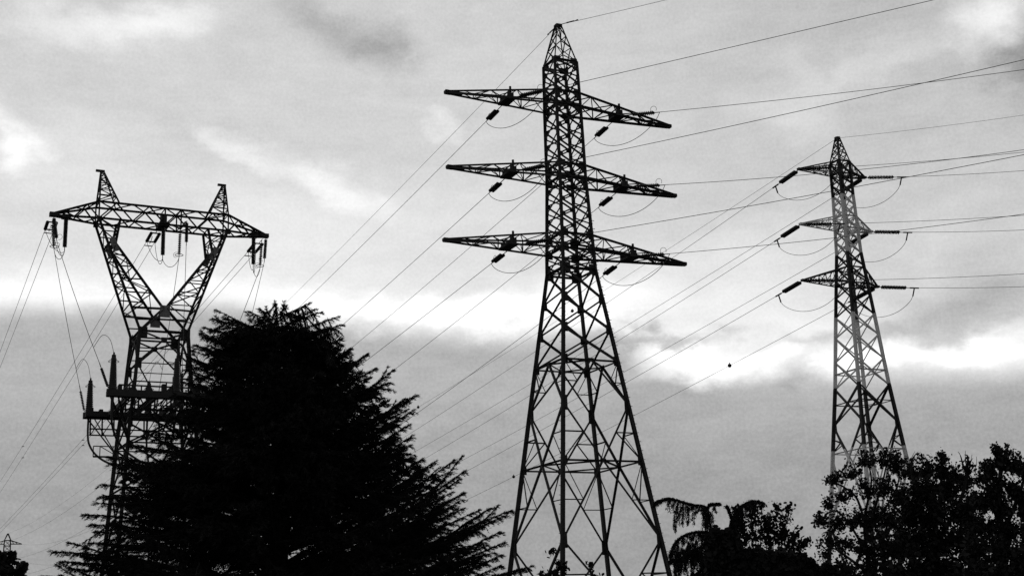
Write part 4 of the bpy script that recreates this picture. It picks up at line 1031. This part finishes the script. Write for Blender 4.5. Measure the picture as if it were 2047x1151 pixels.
Y = 38.0; K = Y / FPX
base = at(2010, 1340, Y); base[2] = 0
lim = [([base, w(2008, 1200), w(2003, 1060)], .18, .11), ([w(2003, 1080), w(1998, 980), w(2000, 920), w(1992, 888)], .09, .012), ([w(2000, 950), w(2010, 915), w(2014, 892)], .05, .01), ([w(2003, 1060), w(1975, 980), w(1968, 925)], .07, .01), ([w(2003, 1070), w(2040, 980), w(2050, 930)], .08, .01), ([w(2003, 1120), w(1965, 1060), w(1945, 1050)], .05, .01)]
lim += shoots([(1992, 920, 1990, 886), (2004, 915, 2000, 890), (2014, 915, 2016, 890), (2022, 920, 2026, 897), (2035, 930, 2042, 908), (1972, 940, 1968, 915)], Y)
cl = [(2000, 915, 13, 22, 18), (1992, 897, 5, 12, 4), (2014, 900, 6, 12, 5), (1975, 935, 18, 18, 16), (2025, 930, 20, 24, 18), (2045, 935, 16, 24, 16), (1960, 955, 16, 14, 8), (1990, 965, 26, 26, 28), (2030, 975, 26, 26, 24), (1965, 1000, 26, 26, 26), (2005, 1010, 30, 28, 38), (2050, 1010, 26, 30, 34), (1970, 1050, 30, 24, 26), (2010, 1060, 34, 30, 36), (2060, 1070, 34, 36, 44), (1955, 1090, 26, 20, 14), (1995, 1095, 34, 24, 24), (2040, 1110, 34, 30, 34), (1975, 1140, 40, 26, 30), (2030, 1150, 44, 30, 40), (2000, 1210, 60, 40, 50), (2080, 1000, 30, 40, 30), (2090, 1090, 34, 50, 40)]
core = np.concatenate([at(2020, 1100, Y) + rng.normal(size=(400, 3)) * V(42, 45, 45) * K, at(1990, 1150, Y) + rng.normal(size=(700, 3)) * V(48, 40, 26) * K])
broadleaf('broadleaf_tree', 'dark leafy tree cut by the right edge with tall twigs on top', base, lim, clump_px(cl, Y, K, .5), .08, 24, 'leafy trees at the right', core=core)

# ---- young leafy shrub with upright stems, and the dark hedge in front of it
Y = 44.0; K = Y / FPX
base = at(1530, 1290, Y); base[2] = 0
lim = []; cl = []
for x0, x1, yt in ((1490, 1478, 1012), (1505, 1500, 1010), (1512, 1510, 1015), (1520, 1524, 1008), (1532, 1540, 1030), (1545, 1553, 1004), (1555, 1568, 1030), (1562, 1578, 1010), (1540, 1532, 1040), (1570, 1592, 1062), (1580, 1612, 1082), (1500, 1466, 1012)):
    a, b = w(1530 + (x0 - 1530) * .4, 1290), w(x1, yt, rng.normal(0, .3)); mid = w(x0, 1100, rng.normal(0, .3)); P = smooth_curve([a, mid, (mid + b) / 2 + rng.normal(0, .04, 3), b], 6)
    lim.append(([a, mid, (mid + b) / 2, b], .02, .008))
    for t in np.linspace(.02, .98, 9):
        c = b + (mid - b) * t * .95; cl.append((c, (9 * K, 9 * K, 9 * K), 2 if t > .75 else 4))
broadleaf('leafy_shrub', 'young shrub with upright leafy shoots rising above the hedge', base, lim, cl, .1, 4.5, cat='shrub')

def hedge():
    Y = 41.0; K = Y / FPX; base = at(1560, 1330, Y); base[2] = 0
    root = thing('dense_hedge', 'solid black hedge with a stepped top between the weeping cedar and the leafy trees', 'hedge', base)
    prof_x = [1415, 1425, 1455, 1470, 1486, 1510, 1575, 1600, 1622, 1640, 1670, 1700]; prof_y = [1075, 1059, 1060, 1066, 1098, 1101, 1105, 1108, 1124, 1134, 1139, 1142]
    P = []
    for i in range(26000):
        x = rng.uniform(1410, 1700); yt = np.interp(x, prof_x, prof_y); yt += 5 * math.sin(x * .21) * math.sin(x * .083 + 1) ; f = rng.uniform(0, 1) ** 2.2
        y = yt + 4 + f * (1320 - yt) + rng.normal(0, 3.5); dy = rng.uniform(-.7, .7)
        P.append(at(x, y, Y + dy))
    T = leaves(np.array(P), .14)
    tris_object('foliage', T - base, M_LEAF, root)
    wood = MB()
    for x in (1440, 1500, 1560, 1620, 1680):
        yt = np.interp(x, prof_x, prof_y); b = at(x, 1320, Y); b[2] = 0
        wood.tube([b, at(x + 4, 1220, Y), at(x, yt + 40, Y)], .06, 6, r2=.02)
    wood.v = [tuple(np.array(v) - base) for v in wood.v]; wood.build('stems', M_BARK, root)
hedge()

# ---- saplings at the foot of the tallest pylon
Y = 45.0; K = Y / FPX
base = at(1108, 1300, Y); base[2] = 0
lim = [([base, w(1106, 1200), w(1112, 1130), w(1108, 1096)], .03, .006), ([w(1106, 1200), w(1092, 1160), w(1083, 1140)], .02, .006), ([w(1106, 1180), w(1125, 1150), w(1133, 1130)], .02, .006)]
cl = [(1106, 1102, 7, 8, 5), (1115, 1125, 9, 8, 7), (1108, 1142, 12, 9, 10), (1130, 1135, 7, 9, 6), (1084, 1144, 9, 7, 6), (1120, 1155, 16, 8, 12), (1090, 1160, 10, 8, 6)]
broadleaf('sapling', 'small leafy sapling top in front of the near leg of the tallest pylon', base, lim, clump_px(cl, Y, K, .15), .12, 4, 'saplings below the tallest pylon', 'sapling')
base = at(1186, 1310, Y); base[2] = 0
lim = [([base, w(1188, 1220), w(1186, 1150), w(1178, 1122)], .025, .006), ([w(1188, 1200), w(1200, 1160), w(1205, 1150)], .015, .006)]
cl = [(1178, 1126, 5, 6, 4), (1182, 1138, 4, 5, 3), (1188, 1150, 8, 4, 5), (1203, 1153, 8, 4, 4)]
broadleaf('sapling', 'single leafy twig poking up between the middle legs of the tallest pylon', base, lim, clump_px(cl, Y, K, .1), .11, 4, 'saplings below the tallest pylon', 'sapling')

# ---- bush in the bottom left corner
Y = 70.0; K = Y / FPX
base = at(15, 1345, Y); base[2] = 0
lim = [([base, w(12, 1250), w(14, 1150)], .2, .1), ([w(14, 1160), w(5, 1120), w(2, 1100)], .08, .02), ([w(14, 1160), w(25, 1125), w(27, 1108)], .07, .02), ([w(14, 1180), w(40, 1150), w(48, 1130)], .07, .02)]
cl = [(4, 1108, 8, 9, 10), (24, 1108, 8, 8, 12), (10, 1122, 14, 10, 14), (30, 1118, 6, 4, 3), (45, 1130, 10, 12, 22), (25, 1140, 18, 12, 22), (5, 1140, 16, 14, 22), (42, 1152, 12, 14, 22), (15, 1165, 26, 14, 30), (40, 1180, 20, 20, 26), (0, 1190, 30, 20, 30), (-25, 1120, 18, 14, 18), (-30, 1150, 20, 20, 22)]
broadleaf('round_bush', 'rounded dark bush in the bottom left corner below the tiny pylon', base, lim, clump_px(cl, Y, K, .4), .2, 7, cat='bush')

# ---- ground
g = MB(); n = 60; R = 6000.0
xs = np.concatenate([-np.geomspace(R, 20, 14), np.linspace(-15, 15, 5), np.geomspace(20, R, 14)]); ysg = np.concatenate([[-400, -100, -30], np.linspace(-10, 200, 22), np.geomspace(220, R, 12)])
vs = []; fs = []
for j, yy in enumerate(ysg):
    for i, xx in enumerate(xs): vs.append((xx, yy, -.02 - .03 * abs(math.sin(xx * .7 + yy * .31)) if abs(xx) < 300 and yy < 300 else -.05))
nx = len(xs)
for j in range(len(ysg) - 1):
    for i in range(nx - 1): fs.append((j * nx + i, j * nx + i + 1, (j + 1) * nx + i + 1, (j + 1) * nx + i))
g.add(vs, fs); tag(g.build('ground', M_GRASS), kind='structure')
# ================================================================== SKY AND LIGHT
def ang(px, py):
    d = unit(ray(px, py)); return math.atan2(d[0], d[1]), math.asin(d[2])

world = bpy.data.worlds.new('World'); SC.world = world; world.use_nodes = True
nt = world.node_tree; nt.nodes.clear(); N = nt.nodes.new; LK = nt.links.new
def math_(op, a, b=None, c=None, clamp=False):
    n = N('ShaderNodeMath'); n.operation = op; n.use_clamp = clamp
    for i, x in enumerate((a, b, c)):
        if x is None: continue
        if isinstance(x, (int, float)): n.inputs[i].default_value = x
        else: LK(x, n.inputs[i])
    return n.outputs[0]
def smooth(x, lo, hi, a=0.0, b=1.0):
    n = N('ShaderNodeMapRange'); n.interpolation_type = 'SMOOTHSTEP'
    LK(x, n.inputs['Value']); n.inputs['From Min'].default_value = lo; n.inputs['From Max'].default_value = hi; n.inputs['To Min'].default_value = a; n.inputs['To Max'].default_value = b
    return n.outputs['Result']
tc = N('ShaderNodeTexCoord'); sep = N('ShaderNodeSeparateXYZ'); LK(tc.outputs['Generated'], sep.inputs[0])
X, Yd, Z = sep.outputs
az = math_('ARCTAN2', X, Yd); el = math_('ARCSINE', Z)
cmb = N('ShaderNodeCombineXYZ'); LK(az, cmb.inputs[0]); LK(el, cmb.inputs[1])
def noise(scale, detail, rough, stretch=(1, 1, 1), off=(0, 0, 0)):
    mp = N('ShaderNodeMapping'); mp.inputs['Scale'].default_value = stretch; mp.inputs['Location'].default_value = off; LK(cmb.outputs[0], mp.inputs[0])
    n = N('ShaderNodeTexNoise'); n.inputs['Scale'].default_value = scale; n.inputs['Detail'].default_value = detail; n.inputs['Roughness'].default_value = rough; LK(mp.outputs[0], n.inputs['Vector']); return n
nA = noise(9, 6, .55, (1, 1.8, 1)); nB = noise(26, 7, .6, (1, 1.6, 1), (3, 5, 0)); nC = noise(5, 5, .55, (1, 2.6, 1), (7, 2, 0)); nF = noise(420, 3, .6, (1, 1, 1))
warp = N('ShaderNodeVectorMath'); warp.operation = 'MULTIPLY_ADD'
vA = N('ShaderNodeVectorMath'); vA.operation = 'SUBTRACT'; LK(nA.outputs['Color'], vA.inputs[0]); vA.inputs[1].default_value = (.5, .5, .5)
vB = N('ShaderNodeVectorMath'); vB.operation = 'SUBTRACT'; LK(nB.outputs['Color'], vB.inputs[0]); vB.inputs[1].default_value = (.5, .5, .5)
LK(vA.outputs[0], warp.inputs[0]); warp.inputs[1].default_value = (.10, .06, 0); LK(cmb.outputs[0], warp.inputs[2])
warp2 = N('ShaderNodeVectorMath'); warp2.operation = 'MULTIPLY_ADD'; LK(vB.outputs[0], warp2.inputs[0]); warp2.inputs[1].default_value = (.05, .035, 0); LK(warp.outputs[0], warp2.inputs[2])
warpedv = warp2.outputs[0]
sepw = N('ShaderNodeSeparateXYZ'); LK(warpedv, sepw.inputs[0]); wel = sepw.outputs[1]; waz = sepw.outputs[0]
# lower edge of the bright band, as elevation against azimuth
edge_px = [(-900, 640), (0, 600), (250, 592), (420, 590), (560, 604), (700, 626), (900, 652), (1060, 664), (1250, 682), (1330, 705), (1450, 728), (1560, 730), (1700, 728), (1850, 732), (2047, 728), (2900, 720)]
fc = N('ShaderNodeFloatCurve'); AZ0, AZ1 = -.9, .9; EL0, EL1 = 0.0, .6
cv = fc.mapping.curves[0]
pts = [((ang(x, y)[0] - AZ0) / (AZ1 - AZ0), (ang(x, y)[1] - EL0) / (EL1 - EL0)) for x, y in edge_px]
while len(cv.points) < len(pts): cv.points.new(.5, .5)
for p, (a, b) in zip(cv.points, sorted(pts)): p.location = (a, b)
fc.mapping.update()
LK(math_('DIVIDE', math_('SUBTRACT', az, AZ0), AZ1 - AZ0), fc.inputs['Value'])
edge = math_('MULTIPLY_ADD', fc.outputs[0], EL1 - EL0, EL0)
wl = math_('ADD', math_('MULTIPLY', el, .72), math_('MULTIPLY', wel, .28))
dist = math_('SUBTRACT', wl, edge)                       # > 0 above the edge
above = smooth(dist, -.021, .013)
# clear part above: brightest just over the edge, fading upwards
glow = math_('POWER', 2.718, math_('MULTIPLY', math_('MAXIMUM', dist, 0), -46.0))
upper = smooth(el, .20, .46, .69, .585)
upper = math_('ADD', upper, smooth(az, -.05, .36, .03, -.075))
clear = math_('ADD', upper, math_('MULTIPLY', glow, .38))
low = smooth(el, .03, .23, .335, .44)
base = math_('ADD', math_('MULTIPLY', clear, above), math_('MULTIPLY', low, math_('SUBTRACT', 1.0, above)))
base = math_('ADD', base, math_('MULTIPLY', math_('SUBTRACT', nC.outputs['Fac'], .5), .13))
base = math_('ADD', base, math_('MULTIPLY', math_('SUBTRACT', nB.outputs['Fac'], .5), .11))
nD = noise(16, 6, .6, (1, 4.5, 1), (1, 9, 0)); nE = noise(60, 6, .65, (1, 1.3, 1), (4, 4, 0))
base = math_('ADD', base, math_('MULTIPLY', math_('SUBTRACT', nD.outputs['Fac'], .5), .13))
base = math_('ADD', base, math_('MULTIPLY', math_('SUBTRACT', nE.outputs['Fac'], .5), .09))
base = math_('ADD', base, math_('MULTIPLY', math_('SUBTRACT', nF.outputs['Fac'], .5), .16))
# single clouds: place, half sizes (photo pixels), turn, brightness
blobs = [
    (100, 45, 130, 45, 0, .10), (330, 45, 150, 50, 8, .20), (240, 70, 200, 60, 5, .12), (15, 290, 70, 60, -30, .32), (120, 330, 220, 110, 0, .10),
    (880, 242, 60, 28, -20, .14), (480, 308, 90, 30, -22, .20), (610, 350, 130, 36, -28, .13), (700, 385, 130, 40, -25, .17), (560, 440, 260, 90, -10, .12), (880, 420, 300, 100, 0, .06),
    (700, 80, 170, 62, -18, -.17), (615, 35, 70, 45, -30, -.06), (770, 110, 100, 55, 0, -.12), (1990, 45, 110, 75, -10, .34), (1900, 70, 150, 60, 0, .10), (2055, 130, 60, 100, 10, -.2), (2040, 110, 80, 120, 0, -.06),
    (1770, 108, 90, 50, 0, .12), (1650, 150, 120, 60, 0, .12), (1590, 232, 110, 50, -10, .12), (1480, 200, 90, 50, 0, .07), (1880, 480, 130, 60, 25, .06), (1930, 560, 160, 70, 0, -.05),
    (1330, 560, 260, 90, 0, .10), (1500, 600, 240, 70, 0, .12), (1180, 600, 180, 60, 0, .25), (1560, 500, 180, 90, 0, .08),
    (1330, 676, 160, 20, 2, -.34), (1500, 690, 130, 18, 0, -.20), (1430, 712, 190, 36, 0, .5), (1730, 715, 190, 36, 0, .45), (1940, 695, 190, 36, 5, .3), (1640, 640, 160, 40, 0, .15), (1597, 722, 36, 50, 0, -.30), (1835, 715, 50, 40, 10, -.22), (1700, 690, 60, 18, 0, -.12),
    (1860, 640, 260, 60, 0, -.14), (2020, 600, 200, 60, 0, -.10), (1720, 660, 120, 24, 0, -.12), (1180, 690, 120, 40, 0, -.25),
    (60, 575, 190, 40, 0, .10), (300, 588, 180, 36, 0, .08), (700, 610, 260, 36, -6, .2), (1000, 640, 220, 36, -4, .25),
    (1650, 790, 300, 60, 0, .05), (1420, 960, 400, 120, 0, -.02), (150, 640, 220, 40, 0, .02), (620, 690, 260, 60, 0, -.01)]
tot = base
for x, y, sx, sy, rot, amp in blobs:
    a, e = ang(x, y); mp = N('ShaderNodeMapping'); mp.vector_type = 'TEXTURE'
    mp.inputs['Location'].default_value = (a, e, 0); mp.inputs['Rotation'].default_value = (0, 0, math.radians(rot)); mp.inputs['Scale'].default_value = (sx / FPX * 1.35, sy / FPX * 1.35, 1)
    LK(warpedv, mp.inputs[0]); ln = N('ShaderNodeVectorMath'); ln.operation = 'LENGTH'; LK(mp.outputs[0], ln.inputs[0])
    tot = math_('MULTIPLY_ADD', smooth(ln.outputs['Value'], 0.0, 1.0, 1.0, 0.0), amp, tot)
tot = math_('MAXIMUM', tot, .1)
# dusk: the half of the sky behind the camera, away from the low sun, is much darker
dot = N('ShaderNodeVectorMath'); dot.operation = 'DOT_PRODUCT'; LK(tc.outputs['Generated'], dot.inputs[0]); dot.inputs[1].default_value = tuple(unit(V(0.03, 1, .22)))
tot = math_('MULTIPLY', tot, smooth(dot.outputs['Value'], -.2, .86, .42, 1.0))
sky = N('ShaderNodeTexSky'); sky.sky_type = 'NISHITA'; sky.sun_disc = False; sky.sun_elevation = math.radians(9); sky.sun_rotation = math.radians(2); sky.altitude = 100; sky.air_density = 1.0; sky.dust_density = 1.5
bw = N('ShaderNodeRGBToBW'); LK(sky.outputs[0], bw.inputs[0])
skyc = math_('MULTIPLY', math_('MINIMUM', bw.outputs[0], 4.0), .004)
tot = math_('ADD', tot, skyc)
bg = N('ShaderNodeBackground'); bg.inputs['Strength'].default_value = 1.0
out = N('ShaderNodeOutputWorld'); cg = N('ShaderNodeCombineColor')
for i in range(3): LK(tot, cg.inputs[i])
LK(cg.outputs[0], bg.inputs['Color']); LK(bg.outputs[0], out.inputs['Surface'])

sd_ = bpy.data.lights.new('sun', 'SUN'); sd_.energy = .5; sd_.angle = math.radians(12); sd_.color = (1, 1, 1)
so = bpy.data.objects.new('sun', sd_); COL.objects.link(so)
el_, az_ = math.radians(9), math.radians(2)
from mathutils import Vector
so.rotation_euler = Vector((math.sin(az_) * math.cos(el_), math.cos(az_) * math.cos(el_), math.sin(el_))).to_track_quat('Z', 'Y').to_euler()
so.location = (0, 0, 60)
SC.cycles.max_bounces = 4
